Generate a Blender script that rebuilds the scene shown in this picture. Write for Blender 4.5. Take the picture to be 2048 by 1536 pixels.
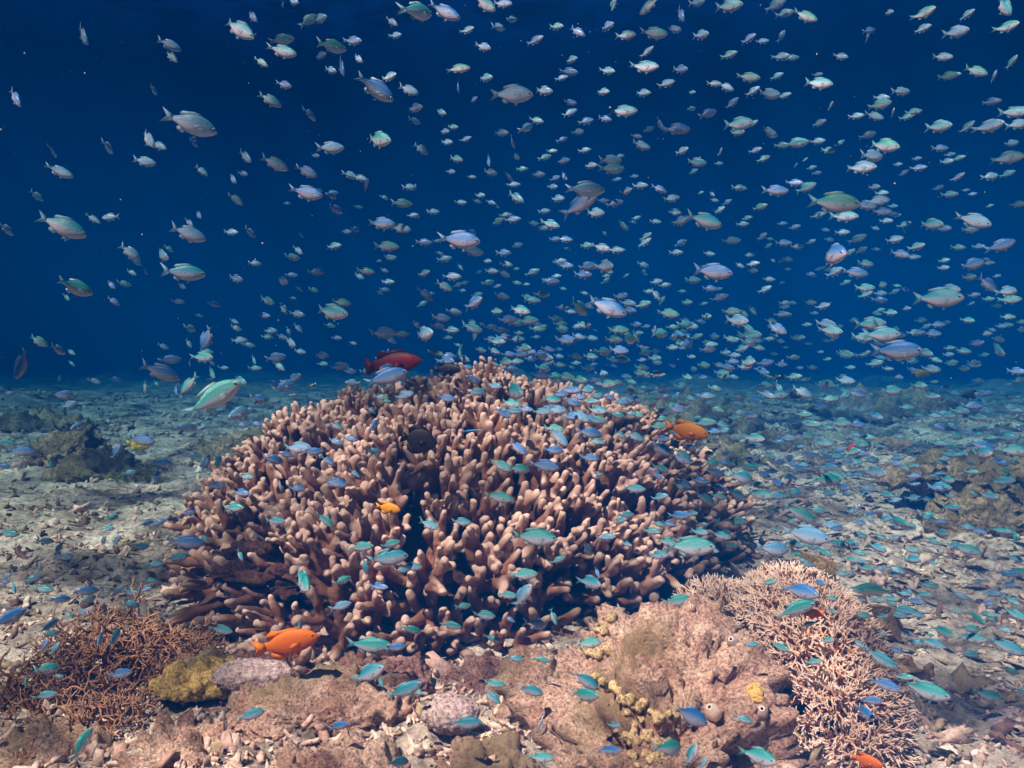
import bpy, bmesh, math, random
import numpy as np
from mathutils import Vector, Matrix
from mathutils.bvhtree import BVHTree

for o in list(bpy.data.objects): bpy.data.objects.remove(o)
SC = bpy.context.scene
COL = SC.collection
R = math.radians
rnd = random.Random(7)

# ------------------------------------------------------------------ camera
CAMZ, PITCH, HFOV = 0.52, R(3.0), R(65.0)
T = math.tan(HFOV / 2)
cd = bpy.data.cameras.new("camera"); cam = bpy.data.objects.new("camera", cd); COL.objects.link(cam)
cam.location = (0, 0, CAMZ); cam.rotation_euler = (R(90) - PITCH, 0, 0)
cd.sensor_fit = 'HORIZONTAL'; cd.angle = HFOV; cd.clip_start = 0.02; cd.clip_end = 400
SC.camera = cam
CAM = Vector((0, 0, CAMZ))
FWD = Vector((0, math.cos(PITCH), -math.sin(PITCH))); UPV = Vector((0, math.sin(PITCH), math.cos(PITCH))); RGT = Vector((1, 0, 0))
K = T / 1024
def ray(px, py): return FWD + RGT * ((px - 1024) * K) - UPV * ((py - 768) * K)
def at(px, py, d): return CAM + ray(px, py) * d
def proj(p):
    v = Vector(p) - CAM; d = v.dot(FWD)
    return 1024 + v.dot(RGT) / d / K, 768 - v.dot(UPV) / d / K, d

# ------------------------------------------------------------------ light
SUN_EL, SUN_AZ = R(57), R(220)        # azimuth clockwise from +Y: sun stands behind the camera, to its left
SUND = Vector((math.sin(SUN_AZ) * math.cos(SUN_EL), math.cos(SUN_AZ) * math.cos(SUN_EL), math.sin(SUN_EL)))
sl = bpy.data.lights.new("sun", 'SUN'); so = bpy.data.objects.new("sun", sl); COL.objects.link(so)
sl.energy = 5.0; sl.angle = R(0.5); sl.color = (1.0, 0.455, 0.36)
so.rotation_euler = SUND.to_track_quat('Z', 'Y').to_euler()
W = bpy.data.worlds.new("World"); SC.world = W; W.use_nodes = True
nt = W.node_tree; nt.nodes.clear(); N = nt.nodes.new; LK = nt.links.new
wo = N('ShaderNodeOutputWorld'); bgs = N('ShaderNodeBackground'); bgd = N('ShaderNodeBackground'); mx = N('ShaderNodeMixShader')
sky = N('ShaderNodeTexSky'); sky.sky_type = 'NISHITA'; sky.sun_disc = False; sky.sun_elevation = SUN_EL; sky.sun_rotation = SUN_AZ
tint = N('ShaderNodeMixRGB'); tint.blend_type = 'MULTIPLY'; tint.inputs[0].default_value = 1; tint.inputs[2].default_value = (1.0, 0.72, 0.50, 1)
LK(sky.outputs[0], tint.inputs[1]); LK(tint.outputs[0], bgs.inputs[0]); bgs.inputs[1].default_value = 0.05; bgs.inputs[1].default_value = 0.028
tc = N('ShaderNodeTexCoord'); sx = N('ShaderNodeSeparateXYZ'); LK(tc.outputs['Generated'], sx.inputs[0])
mr = N('ShaderNodeMapRange'); mr.inputs[1].default_value = 0.50; mr.inputs[2].default_value = 0.75; mr.interpolation_type = 'SMOOTHSTEP'
LK(sx.outputs[2], mr.inputs[0])
cr = N('ShaderNodeValToRGB'); LK(sx.outputs[2], cr.inputs[0])
e = cr.color_ramp.elements
e[0].position = 0.0; e[0].color = (0.0, 0.016, 0.060, 1)
e[1].position = 0.12; e[1].color = (0.0, 0.0006, 0.018, 1)
x = e.new(0.30); x.color = (0.0, 0.0002, 0.010, 1)
x = e.new(0.50); x.color = (0.002, 0.014, 0.07, 1)
LK(cr.outputs[0], bgd.inputs[0]); bgd.inputs[1].default_value = 1.0
LK(mr.outputs[0], mx.inputs[0]); LK(bgd.outputs[0], mx.inputs[1]); LK(bgs.outputs[0], mx.inputs[2]); LK(mx.outputs[0], wo.inputs[0])

SC.view_settings.view_transform = 'Standard'; SC.view_settings.look = 'None'
SC.view_settings.exposure = 2.48; SC.view_settings.gamma = 1.0; SC.view_settings.use_curve_mapping = False
cy = SC.cycles
cy.use_denoising = True; cy.max_bounces = 5; cy.diffuse_bounces = 2; cy.glossy_bounces = 2; cy.transmission_bounces = 2
cy.volume_bounces = 0; cy.transparent_max_bounces = 12; cy.sample_clamp_indirect = 4; cy.use_adaptive_sampling = True
cy.adaptive_threshold = 0.02; cy.caustics_reflective = False; cy.caustics_refractive = False

# ------------------------------------------------------------------ helpers
def _h(ix, iy, iz, s):
    n = (ix * 374761393 + iy * 668265263 + iz * 1274126177 + s * 974634777) & 0xffffffff
    n = ((n ^ (n >> 13)) * 1274126177) & 0xffffffff
    return ((n ^ (n >> 16)) & 0xffff) / 65535.0
def vnoise(P, s=0):
    P = np.asarray(P, float); I = np.floor(P).astype(np.int64); F = P - I; F = F * F * (3 - 2 * F)
    r = 0
    for a in (0, 1):
        for b in (0, 1):
            for c in (0, 1):
                w = (F[:, 0] if a else 1 - F[:, 0]) * (F[:, 1] if b else 1 - F[:, 1]) * (F[:, 2] if c else 1 - F[:, 2])
                r = r + w * _h(I[:, 0] + a, I[:, 1] + b, I[:, 2] + c, s)
    return r * 2 - 1
def fbm(P, oct=4, s=0, gain=.5, lac=2.03):
    P = np.asarray(P, float); r = 0; a = 1
    for i in range(oct):
        r = r + a * vnoise(P, s + i); P = P * lac + 3.7; a *= gain
    return r

class MD:                       # mesh data: vertices, faces, colour per vertex
    def __init__(s, V, F, C=None):
        s.V = np.asarray(V, np.float32).reshape(-1, 3)
        if isinstance(F, tuple): s.L, s.TOT = F
        else:
            s.TOT = np.array([len(f) for f in F], np.int32); s.L = np.array([i for f in F for i in f], np.int32)
        s.C = np.ones((len(s.V), 4), np.float32) if C is None else np.asarray(C, np.float32).reshape(-1, 4)
    def tf(s, M, tint=None):
        M = np.array(M, dtype=np.float32); V = s.V @ M[:3, :3].T + M[:3, 3]
        C = s.C if tint is None else s.C * np.array(list(tint) + [1], np.float32)
        return MD(V, (s.L, s.TOT), C)
def join(ms):
    off = np.cumsum([0] + [len(m.V) for m in ms])
    return MD(np.concatenate([m.V for m in ms]), (np.concatenate([m.L + o for m, o in zip(ms, off)]), np.concatenate([m.TOT for m in ms])), np.concatenate([m.C for m in ms]))
def mesh(name, md, mat, smooth=True):
    me = bpy.data.meshes.new(name)
    me.vertices.add(len(md.V)); me.vertices.foreach_set('co', md.V.ravel())
    me.loops.add(len(md.L)); me.loops.foreach_set('vertex_index', md.L.astype(np.int32))
    st = np.concatenate([[0], np.cumsum(md.TOT)[:-1]]).astype(np.int32)
    me.polygons.add(len(md.TOT)); me.polygons.foreach_set('loop_start', st); me.polygons.foreach_set('loop_total', md.TOT.astype(np.int32))
    me.polygons.foreach_set('use_smooth', np.full(len(md.TOT), smooth))
    a = me.color_attributes.new('Col', 'FLOAT_COLOR', 'POINT'); a.data.foreach_set('color', md.C.ravel())
    me.update(calc_edges=True)
    if mat: me.materials.append(mat)
    return me
def link(name, me, parent=None, M=None):
    o = bpy.data.objects.new(name, me); COL.objects.link(o)
    if parent: o.parent = parent
    if M is not None: o.matrix_local = M
    return o
def tag(o, label=None, cat=None, group=None, kind=None):
    if label: o['label'] = label
    if cat: o['category'] = cat
    if group: o['group'] = group
    if kind: o['kind'] = kind
    return o
def tube(pts, rad, n=6, cols=None, cap=True):
    """tapered tube through pts with rounded far end"""
    pts = [Vector(p) for p in pts]; V = []; C = []; F = []
    k = len(pts)
    d0 = (pts[1] - pts[0]).normalized(); u = d0.orthogonal().normalized()
    for i, p in enumerate(pts):
        d = (pts[min(i + 1, k - 1)] - pts[max(i - 1, 0)]).normalized()
        u = (u - d * u.dot(d)).normalized(); w = d.cross(u)
        for j in range(n):
            a = 2 * math.pi * j / n
            V.append(p + (u * math.cos(a) + w * math.sin(a)) * rad[i]); C.append(cols[i] if cols else (1, 1, 1, 1))
        if i:
            b = (i - 1) * n
            for j in range(n): F.append((b + j, b + (j + 1) % n, b + n + (j + 1) % n, b + n + j))
    V.append(pts[-1] + (pts[-1] - pts[-2]).normalized() * rad[-1] * .7); C.append(cols[-1] if cols else (1, 1, 1, 1))
    b = (k - 1) * n
    for j in range(n): F.append((b + j, b + (j + 1) % n, len(V) - 1))
    return MD(V, F, C)
def ico(sub):
    bm = bmesh.new(); bmesh.ops.create_icosphere(bm, subdivisions=sub, radius=1)
    m = MD([v.co[:] for v in bm.verts], [[v.index for v in f.verts] for f in bm.faces]); bm.free(); return m
ICO = {i: ico(i) for i in (1, 2, 3, 4, 5, 6)}
def from_mesh(me):
    V = np.empty(len(me.vertices) * 3, np.float32); me.vertices.foreach_get('co', V)
    L = np.empty(len(me.loops), np.int32); me.loops.foreach_get('vertex_index', L)
    Tt = np.empty(len(me.polygons), np.int32); me.polygons.foreach_get('loop_total', Tt)
    return MD(V, (L, Tt))
def remesh(md, voxel, smooth=3):
    me = mesh('tmp', md, None); o = bpy.data.objects.new('tmp', me); COL.objects.link(o)
    m = o.modifiers.new('r', 'REMESH'); m.mode = 'VOXEL'; m.voxel_size = voxel
    if smooth:
        m = o.modifiers.new('s', 'SMOOTH'); m.factor = .5; m.iterations = smooth
    dg = bpy.context.evaluated_depsgraph_get(); ev = o.evaluated_get(dg)
    r = from_mesh(ev.data); bpy.data.objects.remove(o); bpy.data.meshes.remove(me); return r
def orient(p, d, roll=0., s=1.):
    d = Vector(d).normalized(); q = d.to_track_quat('Z', 'Y')
    return Matrix.Translation(p) @ q.to_matrix().to_4x4() @ Matrix.Rotation(roll, 4, 'Z') @ Matrix.Scale(s, 4)

# ------------------------------------------------------------------ materials
class NG:
    def __init__(s, name):
        s.m = bpy.data.materials.new(name); s.m.use_nodes = True; s.t = s.m.node_tree; s.t.nodes.clear()
        s.out = s('OutputMaterial'); s.b = s('BsdfPrincipled'); s.l(s.b.outputs[0], s.out.inputs[0])
    def __call__(s, k, **kw):
        n = s.t.nodes.new('ShaderNode' + k)
        for a, v in kw.items(): setattr(n, a, v)
        return n
    def l(s, a, b): s.t.links.new(a, b)
    def noise(s, vec, scale, detail=4, rough=.55):
        n = s('TexNoise'); n.inputs['Scale'].default_value = scale; n.inputs['Detail'].default_value = detail; n.inputs['Roughness'].default_value = rough
        s.l(vec, n.inputs['Vector']); return n.outputs['Fac']
    def ramp(s, fac, stops):
        n = s('ValToRGB'); e = n.color_ramp.elements
        e[0].position, e[0].color = stops[0][0], (*stops[0][1], 1); e[1].position, e[1].color = stops[-1][0], (*stops[-1][1], 1)
        for p, c in stops[1:-1]: q = e.new(p); q.color = (*c, 1)
        s.l(fac, n.inputs[0]); return n.outputs[0]
    def mix(s, fac, a, b, mode='MIX'):
        n = s('MixRGB', blend_type=mode)
        for i, v in zip((0, 1, 2), (fac, a, b)):
            if hasattr(v, 'links') or hasattr(v, 'is_linked'): s.l(v, n.inputs[i])
            else: n.inputs[i].default_value = v if not isinstance(v, tuple) else (*v, 1)
        return n.outputs[0]
    def bump(s, h, strength, dist, prev=None):
        n = s('Bump'); n.inputs['Strength'].default_value = strength; n.inputs['Distance'].default_value = dist
        s.l(h, n.inputs['Height'])
        if prev is not None: s.l(prev, n.inputs['Normal'])
        return n.outputs[0]
    def fin(s, col, rough=.8, normal=None, spec=.3):
        if isinstance(col, tuple): s.b.inputs['Base Color'].default_value = (*col, 1)
        else: s.l(col, s.b.inputs['Base Color'])
        s.b.inputs['Roughness'].default_value = rough; s.b.inputs['Specular IOR Level'].default_value = spec
        if normal is not None: s.l(normal, s.b.inputs['Normal'])
        return s.m
def coral_mat(name, base, tip, var=.25, pit=900, pd=.0006):
    g = NG(name); tc = g('TexCoord'); P = tc.outputs['Object']; geo = g('NewGeometry')
    at_ = g('Attribute', attribute_name='Col'); sp = g('SeparateColor'); g.l(at_.outputs['Color'], sp.inputs[0])
    c = g.mix(sp.outputs[0], base, tip)
    n = g.noise(P, 35, 4); c2 = g.ramp(n, [(.3, (1 - var,) * 3), (.7, (1 + var * .3,) * 3)])
    c = g.mix(1.0, c, c2, 'MULTIPLY')
    oi = g('ObjectInfo'); rr = g.ramp(oi.outputs['Random'], [(0, (.86, .84, .82)), (1, (1.05, 1.02, 1.0))]); c = g.mix(1.0, c, rr, 'MULTIPLY')
    c = g.mix(1.0, c, g.ramp(g.noise(geo.outputs[0], 7, 3), [(.35, (.70, .68, .66)), (.62, (1.08, 1.06, 1.05))]), 'MULTIPLY')
    v = g('TexVoronoi'); v.inputs['Scale'].default_value = pit; g.l(P, v.inputs['Vector'])
    b = g.bump(v.outputs['Distance'], .8, pd); b = g.bump(n, .6, .003, b); b = g.bump(g.noise(P, 160, 3), .6, .0015, b)
    return g.fin(c, .75, b, .25)
def rock_mat(name, stops, scale=14, turf=None, bump=.006, fine=160, pos='Position'):
    g = NG(name); P = g('NewGeometry').outputs[0]
    n1 = g.noise(P, scale, 10, .72); n2 = g.noise(P, fine, 5, .7); n3 = g.noise(P, scale * .35, 3)
    c = g.ramp(n1, stops)
    c = g.mix(1.0, c, g.ramp(n2, [(.34, (.16, .13, .14)), (.47, (.75, .72, .72)), (.56, (1, 1, 1)), (.66, (1.5, 1.45, 1.4))]), 'MULTIPLY')
    if turf: c = g.mix(g.ramp(n3, [(.5, (0, 0, 0)), (.62, (.8, .8, .8))]), c, turf)
    v = g('TexVoronoi'); v.inputs['Scale'].default_value = scale * 5; g.l(P, v.inputs['Vector'])
    pit = g.ramp(v.outputs['Distance'], [(.0, (.3, .3, .3)), (.22, (1, 1, 1))]); c = g.mix(.45, c, g.mix(1.0, c, pit, 'MULTIPLY'))
    b = g.bump(n1, 1, bump * 1.6); b = g.bump(n2, 1, bump * .6, b); b = g.bump(pit, .9, bump * .5, b)
    return g.fin(c, .9, b, .15)
def attr_mat(name, rough=.4, spec=.5, alpha=True, var=.12, scales=True):
    g = NG(name); a = g('Attribute', attribute_name='Col'); P = g('TexCoord').outputs['Object']
    c = a.outputs['Color']
    nrm = None
    if scales:
        v = g('TexVoronoi'); v.inputs['Scale'].default_value = 60; g.l(P, v.inputs['Vector'])
        nrm = g.bump(v.outputs['Distance'], .25, .004)
        c = g.mix(1.0, c, g.ramp(v.outputs['Distance'], [(0, (1.08, 1.08, 1.08)), (.8, (.86, .86, .86))]), 'MULTIPLY')
    g.fin(c, rough, nrm, spec)
    if alpha:
        tr = g('BsdfTransparent'); m = g('MixShader'); g.l(a.outputs['Alpha'], m.inputs[0]); g.l(tr.outputs[0], m.inputs[1]); g.l(g.b.outputs[0], m.inputs[2]); g.l(m.outputs[0], g.out.inputs[0])
    return g.m

M_FINGER = coral_mat('finger_coral_skin', (.30, .135, .085), (.86, .64, .56))
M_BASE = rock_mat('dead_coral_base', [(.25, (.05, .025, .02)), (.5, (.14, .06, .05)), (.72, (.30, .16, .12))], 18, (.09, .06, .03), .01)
M_NEST = coral_mat('pale_branching_coral_skin', (.72, .37, .19), (.99, .82, .73), .2, 700, .0003)
M_BROWN = coral_mat('brown_branching_coral_skin', (.17, .07, .03), (.70, .40, .25), .3, 700, .0003)
M_ROCK = rock_mat('pinkish_reef_rock', [(.28, (.22, .11, .09)), (.42, (.62, .37, .28)), (.56, (.86, .60, .47)), (.75, (.93, .76, .62))], 16, (.34, .26, .14), .008, 260)
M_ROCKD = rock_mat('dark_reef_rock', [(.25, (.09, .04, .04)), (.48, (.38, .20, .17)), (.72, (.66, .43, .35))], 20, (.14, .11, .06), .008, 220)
M_ROCKO = rock_mat('algae_covered_rock', [(.25, (.10, .07, .04)), (.5, (.40, .31, .19)), (.75, (.80, .62, .42))], 12, (.20, .17, .07), .012, 90)
M_COBBLE = rock_mat('lavender_cobble', [(.3, (.40, .30, .32)), (.7, (.66, .52, .50))], 12, None, .003, 200)
M_YELLOW = rock_mat('yellow_coral_skin', [(.3, (.55, .36, .10)), (.6, (.92, .66, .22)), (.8, (.96, .80, .40))], 30, None, .004, 300)
M_KNOB = rock_mat('olive_yellow_knob_skin', [(.3, (.36, .27, .13)), (.6, (.64, .50, .28)), (.8, (.84, .70, .46))], 30, None, .002, 300)
M_LEATHER = rock_mat('leathery_coral_skin', [(.3, (.20, .115, .05)), (.7, (.46, .31, .16))], 10, None, .003, 300)
M_RUBBLE = None
g = NG('rubble_skin'); a = g('Attribute', attribute_name='Col'); P = g('NewGeometry').outputs[0]
n = g.noise(P, 120, 5, .7); c = g.mix(1.0, a.outputs['Color'], g.ramp(n, [(.3, (.4, .38, .38)), (.5, (.9, .9, .9)), (.7, (1.25, 1.22, 1.18))]), 'MULTIPLY')
M_RUBBLE = g.fin(c, .9, g.bump(n, .8, .003), .15)
g = NG('seabed'); P = g('NewGeometry').outputs[0]
n1 = g.noise(P, 5, 9, .68); n2 = g.noise(P, 55, 6, .72); n3 = g.noise(P, .9, 5, .6)
c = g.ramp(n1, [(.34, (.09, .065, .055)), (.43, (.38, .31, .26)), (.53, (.70, .60, .52)), (.68, (.95, .84, .75))])
c = g.mix(1.0, c, g.ramp(n2, [(.34, (.22, .2, .2)), (.5, (.85, .85, .85)), (.66, (1.3, 1.28, 1.24))]), 'MULTIPLY')
c = g.mix(g.ramp(n3, [(.46, (0, 0, 0)), (.64, (.6, .6, .6))]), c, g.mix(.5, c, (.14, .13, .08)))
b = g.bump(n1, .8, .03); b = g.bump(n2, 1, .01, b)
M_BED = g.fin(c, .95, b, .1)
M_FISH = attr_mat('fish_skin', .38, .5)
M_TUNIC = attr_mat('tunicate_skin', .5, .4, False, scales=False)

# ------------------------------------------------------------------ seabed
def ground_z(X, Y):
    X = np.asarray(X, float); Y = np.asarray(Y, float); P = np.stack([X, Y, X * 0], -1)
    z = .035 * fbm(P * 1.3, 2, 5) * np.clip((Y + 2) / 3, 0, 1)
    D = np.sqrt(X ** 2 + Y ** 2)
    amp = np.clip(.35 + .25 * D, 0, 1.1)
    z += .018 * fbm(P * 6, 3, 9) * amp + .010 * fbm(P * 25, 3, 21, .6)
    z += .06 * np.maximum(fbm(P * .9 + 7, 3, 33) - .45, 0) * np.clip(D - 2, 0, 3)
    z += .05 * np.exp(-((X + .15) ** 2 / .35 + (Y - .85) ** 2 / .08))            # rubble bank in the foreground
    z -= .9 * (1 - np.exp(-np.clip(D - 9, 0, 90) * .03))                                         # falls away
    return z
def gz(x, y): return float(ground_z([x], [y])[0])
n = 640; uu = np.linspace(-1, 1, n)
gx = 60 * np.sinh(5.5 * uu) / math.sinh(5.5); gy = 1.5 + 70 * np.sinh(5.7 * uu) / math.sinh(5.7)
GX, GY = np.meshgrid(gx, gy); GZ = ground_z(GX.ravel(), GY.ravel())
I = np.arange(n * n).reshape(n, n)
Fq = np.stack([I[:-1, :-1], I[:-1, 1:], I[1:, 1:], I[1:, :-1]], -1).reshape(-1, 4)
gmd = MD(np.stack([GX.ravel(), GY.ravel(), GZ], -1), (Fq.ravel().astype(np.int32), np.full(len(Fq), 4, np.int32)))
tag(link('seabed', mesh('seabed', gmd, M_BED)), kind='structure')



DAPPLE = (3, 1, 0)
# flat water surface overhead, its tint pattern added to dapple the sunlight
g = NG('sun_dapple_tint'); P = g('NewGeometry').outputs[0]
tr = g('BsdfTransparent'); g.l(tr.outputs[0], g.out.inputs[0]); g.t.nodes.remove(g.b)
n1 = g('TexNoise'); n1.inputs['Scale'].default_value = 3.2; n1.inputs['Detail'].default_value = 2; n1.inputs['Distortion'].default_value = .6
mp = g('Mapping'); mp.inputs['Location'].default_value = DAPPLE; g.l(P, mp.inputs[0]); g.l(mp.outputs[0], n1.inputs['Vector'])
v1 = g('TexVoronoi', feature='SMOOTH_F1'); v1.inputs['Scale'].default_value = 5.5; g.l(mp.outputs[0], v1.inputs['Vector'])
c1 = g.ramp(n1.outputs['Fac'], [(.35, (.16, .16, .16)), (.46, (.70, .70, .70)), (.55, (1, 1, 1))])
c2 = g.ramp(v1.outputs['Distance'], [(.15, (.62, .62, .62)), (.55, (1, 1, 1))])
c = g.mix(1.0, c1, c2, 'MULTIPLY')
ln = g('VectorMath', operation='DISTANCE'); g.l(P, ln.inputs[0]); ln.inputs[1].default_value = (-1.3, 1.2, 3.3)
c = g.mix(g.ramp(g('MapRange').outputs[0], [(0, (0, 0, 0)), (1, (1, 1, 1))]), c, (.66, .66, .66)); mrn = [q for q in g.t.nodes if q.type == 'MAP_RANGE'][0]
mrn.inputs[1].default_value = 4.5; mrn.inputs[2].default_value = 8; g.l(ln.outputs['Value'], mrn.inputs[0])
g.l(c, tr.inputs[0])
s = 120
tag(link('dappling_water_surface', mesh('dappling_water_surface', MD([(-s, -s, 3.3), (s, -s, 3.3), (s, s, 3.3), (-s, s, 3.3)], [(0, 1, 2, 3)]), g.m)), kind='structure')

# the water itself, as a volume
g = NG('sea_water_volume'); g.t.nodes.remove(g.b); v = g('VolumePrincipled'); g.l(v.outputs[0], g.out.inputs['Volume'])
v.inputs['Density'].default_value = .80; v.inputs['Color'].default_value = (.0, .0255, .108, 1)
v.inputs['Absorption Color'].default_value = (.23, .53, .67, 1); v.inputs['Anisotropy'].default_value = -0.45
x0, x1, y0, y1, z0, z1 = -58, 58, -60, 66, -2.6, 2.0
bx = MD([(x, y, z) for z in (z0, z1) for y in (y0, y1) for x in (x0, x1)], [(0, 2, 3, 1), (4, 5, 7, 6), (0, 1, 5, 4), (1, 3, 7, 5), (3, 2, 6, 7), (2, 0, 4, 6)])
tag(link('haze', mesh('haze', bx, g.m, False)), kind='stuff', label='blue sea water that veils everything with distance')

PROX = []                                     # coarse solids that fish must stay in front of
def proxy(V, F): PROX.append((np.asarray(V, float), F))
# ------------------------------------------------------------------ rocks
def rock(name, label, cat, loc, rad, seed, mat, amp=.28, freq=2.2, sub=5, flat=0., group=None, rz=0, ridge=.0, parent=None):
    m = ICO[sub]; V = m.V.astype(float)
    U = V; V = V * np.array(rad) / (np.prod(rad) ** (1 / 3))
    n = fbm(V * freq + seed * 3.1, 5, seed, .55)
    if ridge: n = n * (1 - ridge) + ridge * (1 - 2 * np.abs(fbm(V * freq * 1.3 + seed, 4, seed + 50)))
    n += .30 * fbm(V * freq * 5, 3, seed + 9, .6)
    if sub >= 5: n += .10 * fbm(V * freq * 17, 2, seed + 19, .6) - .38 * np.clip(vnoise(V * freq * 6 + 5, seed + 29) - .30, 0, 1) + .06 * vnoise(V * freq * 34, seed + 39)
    gm = np.prod(rad) ** (1 / 3); nn = U / np.array(rad); nn /= np.linalg.norm(nn, axis=1)[:, None]
    V = U * np.array(rad) + nn * (amp * n * gm * .95)[:, None]
    if flat: V[:, 2] = np.where(V[:, 2] > flat, flat + (V[:, 2] - flat) * .35, V[:, 2])
    c, s = math.cos(rz), math.sin(rz)
    V = np.stack([V[:, 0] * c - V[:, 1] * s, V[:, 0] * s + V[:, 1] * c, V[:, 2]], -1)
    o = link(name, mesh(name, MD(V, (m.L, m.TOT)), mat), parent); o.location = loc
    q = ICO[3]; proxy(q.V * np.array(rad) * 1.08 + np.array(loc), q)
    if label: tag(o, label, cat, group)
    o['_v'] = 0; del o['_v']
    return o, V + np.array(loc)

big, BV = rock('reef_boulder', 'big pinkish pitted boulder with yellow knobs along its left edge, beside the pale branching coral', 'rock',
               (.185, 1.03, .0), (.15, .20, .155), 3, M_ROCK, .30, 2.4, 6, 0, rz=-.2)
rocks = [
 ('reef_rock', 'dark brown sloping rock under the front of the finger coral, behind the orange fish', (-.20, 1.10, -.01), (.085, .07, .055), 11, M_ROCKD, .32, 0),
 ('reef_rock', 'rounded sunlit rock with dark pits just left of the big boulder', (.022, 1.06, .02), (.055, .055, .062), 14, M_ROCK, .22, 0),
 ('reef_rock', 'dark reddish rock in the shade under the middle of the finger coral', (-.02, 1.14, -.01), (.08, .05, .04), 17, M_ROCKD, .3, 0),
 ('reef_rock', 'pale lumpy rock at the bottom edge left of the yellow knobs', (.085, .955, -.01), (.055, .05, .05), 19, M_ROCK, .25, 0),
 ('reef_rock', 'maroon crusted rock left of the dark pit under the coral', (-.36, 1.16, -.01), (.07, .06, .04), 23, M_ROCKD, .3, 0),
 ('reef_rock', 'long pinkish slab lying at the bottom between yellow coral and rounded rock', (-.25, 1.01, .01), (.12, .055, .034), 25, M_ROCK, .34, 0),
 ('reef_rock', 'crumbly rock behind the yellow crust coral at lower left', (-.44, 1.17, -.01), (.09, .07, .045), 27, M_ROCK, .3, 0),
 ('reef_rock', 'ragged rock at the bottom left corner under the brown thicket', (-.57, .94, -.02), (.11, .07, .045), 29, M_ROCK, .35, 0),
 ('reef_rock', 'crumbly pinkish rock on the bottom edge left of the lavender cobble', (-.19, .89, -.005), (.085, .045, .034), 71, M_ROCK, .36, 0),
 ('reef_rock', 'crumbly pinkish rock at the bottom edge below the brown thicket', (-.40, .93, -.005), (.085, .055, .038), 73, M_ROCK, .36, 0),
 ('reef_rock', 'low pinkish rock at the bottom edge under the rounded sunlit rock', (-.03, .90, -.005), (.07, .045, .032), 75, M_ROCK, .36, 0),
 ('cobble', 'smooth lavender cobble lying in the rubble at the bottom middle', (-.075, .965, .035), (.036, .028, .022), 31, M_COBBLE, .10, 0),
 ('cobble', 'smooth grey elongated cobble in front of the yellow crust coral', (-.345, 1.05, .045), (.055, .026, .020), 33, M_COBBLE, .12, 0),
 ('cobble', 'small pale cobble on the right sand near the bottom corner', (.66, 1.02, .0), (.04, .03, .015), 35, M_COBBLE, .12, 0),
 ('reef_outcrop', 'algae covered outcrop with a dark overhang at the right edge', (1.66, 2.60, .03), (.32, .22, .12), 41, M_ROCKO, .34, 0),
 ('reef_outcrop', 'yellowish ledge in front of the right outcrop with a shadow below', (1.44, 2.46, .10), (.30, .15, .045), 43, M_ROCKO, .34, 0),
 ('reef_outcrop', 'warm reddish knobbly ledge at the right edge above bright rubble', (1.36, 2.10, .0), (.24, .13, .095), 45, M_ROCKO, .34, 0),
 ('reef_outcrop', 'tall lumpy outcrop far left on the seabed behind the finger coral', (-1.85, 3.35, .03), (.15, .13, .11), 47, M_ROCKO, .42, 0),
 ('reef_outcrop', 'low dark outcrop to the right of the tall lumpy left one', (-1.62, 3.15, .0), (.17, .14, .09), 49, M_ROCKO, .40, 0),
 ('reef_outcrop', 'dim rounded outcrop at the far left edge near the horizon', (-2.75, 4.7, .0), (.26, .2, .08), 51, M_ROCKO, .4, 0),
 ('reef_outcrop', 'mossy mound just left of the finger coral crest', (-1.10, 3.6, -.02), (.30, .22, .10), 53, M_ROCKO, .4, 0),
 ('reef_outcrop', 'dim mound on the far seabed right of the coral crest', (1.0, 4.9, .0), (.45, .3, .13), 55, M_ROCKO, .4, 0),
 ('reef_outcrop', 'dark low mound on the middle of the right seabed', (1.25, 3.9, -.03), (.22, .16, .08), 57, M_ROCKO, .4, 0),
 ('reef_outcrop', 'dark hummock on the right seabed behind the orange fish', (.86, 3.4, -.01), (.20, .14, .065), 59, M_ROCKO, .4, 0),
 ('reef_outcrop', 'faint hummock on the far right seabed below the horizon', (2.7, 5.6, .0), (.5, .3, .12), 61, M_ROCKO, .4, 0),
 ('reef_outcrop', 'small pale stone on the right seabed under the blue fish', (1.85, 3.9, .02), (.09, .08, .06), 63, M_ROCK, .2, 0),
]
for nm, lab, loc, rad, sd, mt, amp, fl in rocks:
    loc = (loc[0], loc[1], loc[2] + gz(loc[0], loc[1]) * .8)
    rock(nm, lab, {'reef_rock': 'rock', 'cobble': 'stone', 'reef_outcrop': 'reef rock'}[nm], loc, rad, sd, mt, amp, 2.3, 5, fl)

# ------------------------------------------------------------------ rubble (uncountable)
def chip(sd, el):
    m = ICO[2]; V = m.V.astype(float); V = V * (1 + .6 * fbm(V * 2.2 + sd, 4, sd, .65))[:, None] * np.array(el)
    return MD(V, (m.L, m.TOT))
def stick(sd):
    r = random.Random(sd); L = r.uniform(2.0, 4.5); p = Vector((-L / 2, 0, 0)); pts = [p.copy()]; d = Vector((1, 0, 0))
    for i in range(5):
        d = (d + Vector((0, r.uniform(-.35, .35), r.uniform(-.25, .25)))).normalized(); p = p + d * L / 5; pts.append(p.copy())
    rad = [.35] + [r.uniform(.38, .55) for _ in range(4)] + [.3]
    ms = [tube(pts, rad, 7)]
    if r.random() < .7:
        q = pts[3]; d2 = Vector((r.uniform(.2, .8), r.choice((-1, 1)), r.uniform(-.3, .3))).normalized()
        ms.append(tube([q, q + d2 * .6, q + d2 * 1.2], [.4, .38, .28], 6))
    m = join(ms); m.V = m.V * .5; m.V = m.V + (.12 * fbm(m.V * 3, 2, sd))[:, None].astype(np.float32); return m
PB = [chip(i, (1, rnd.uniform(.5, .9), rnd.uniform(.3, .7))) for i in range(6)] + [stick(100 + i) for i in range(10)]
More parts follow.
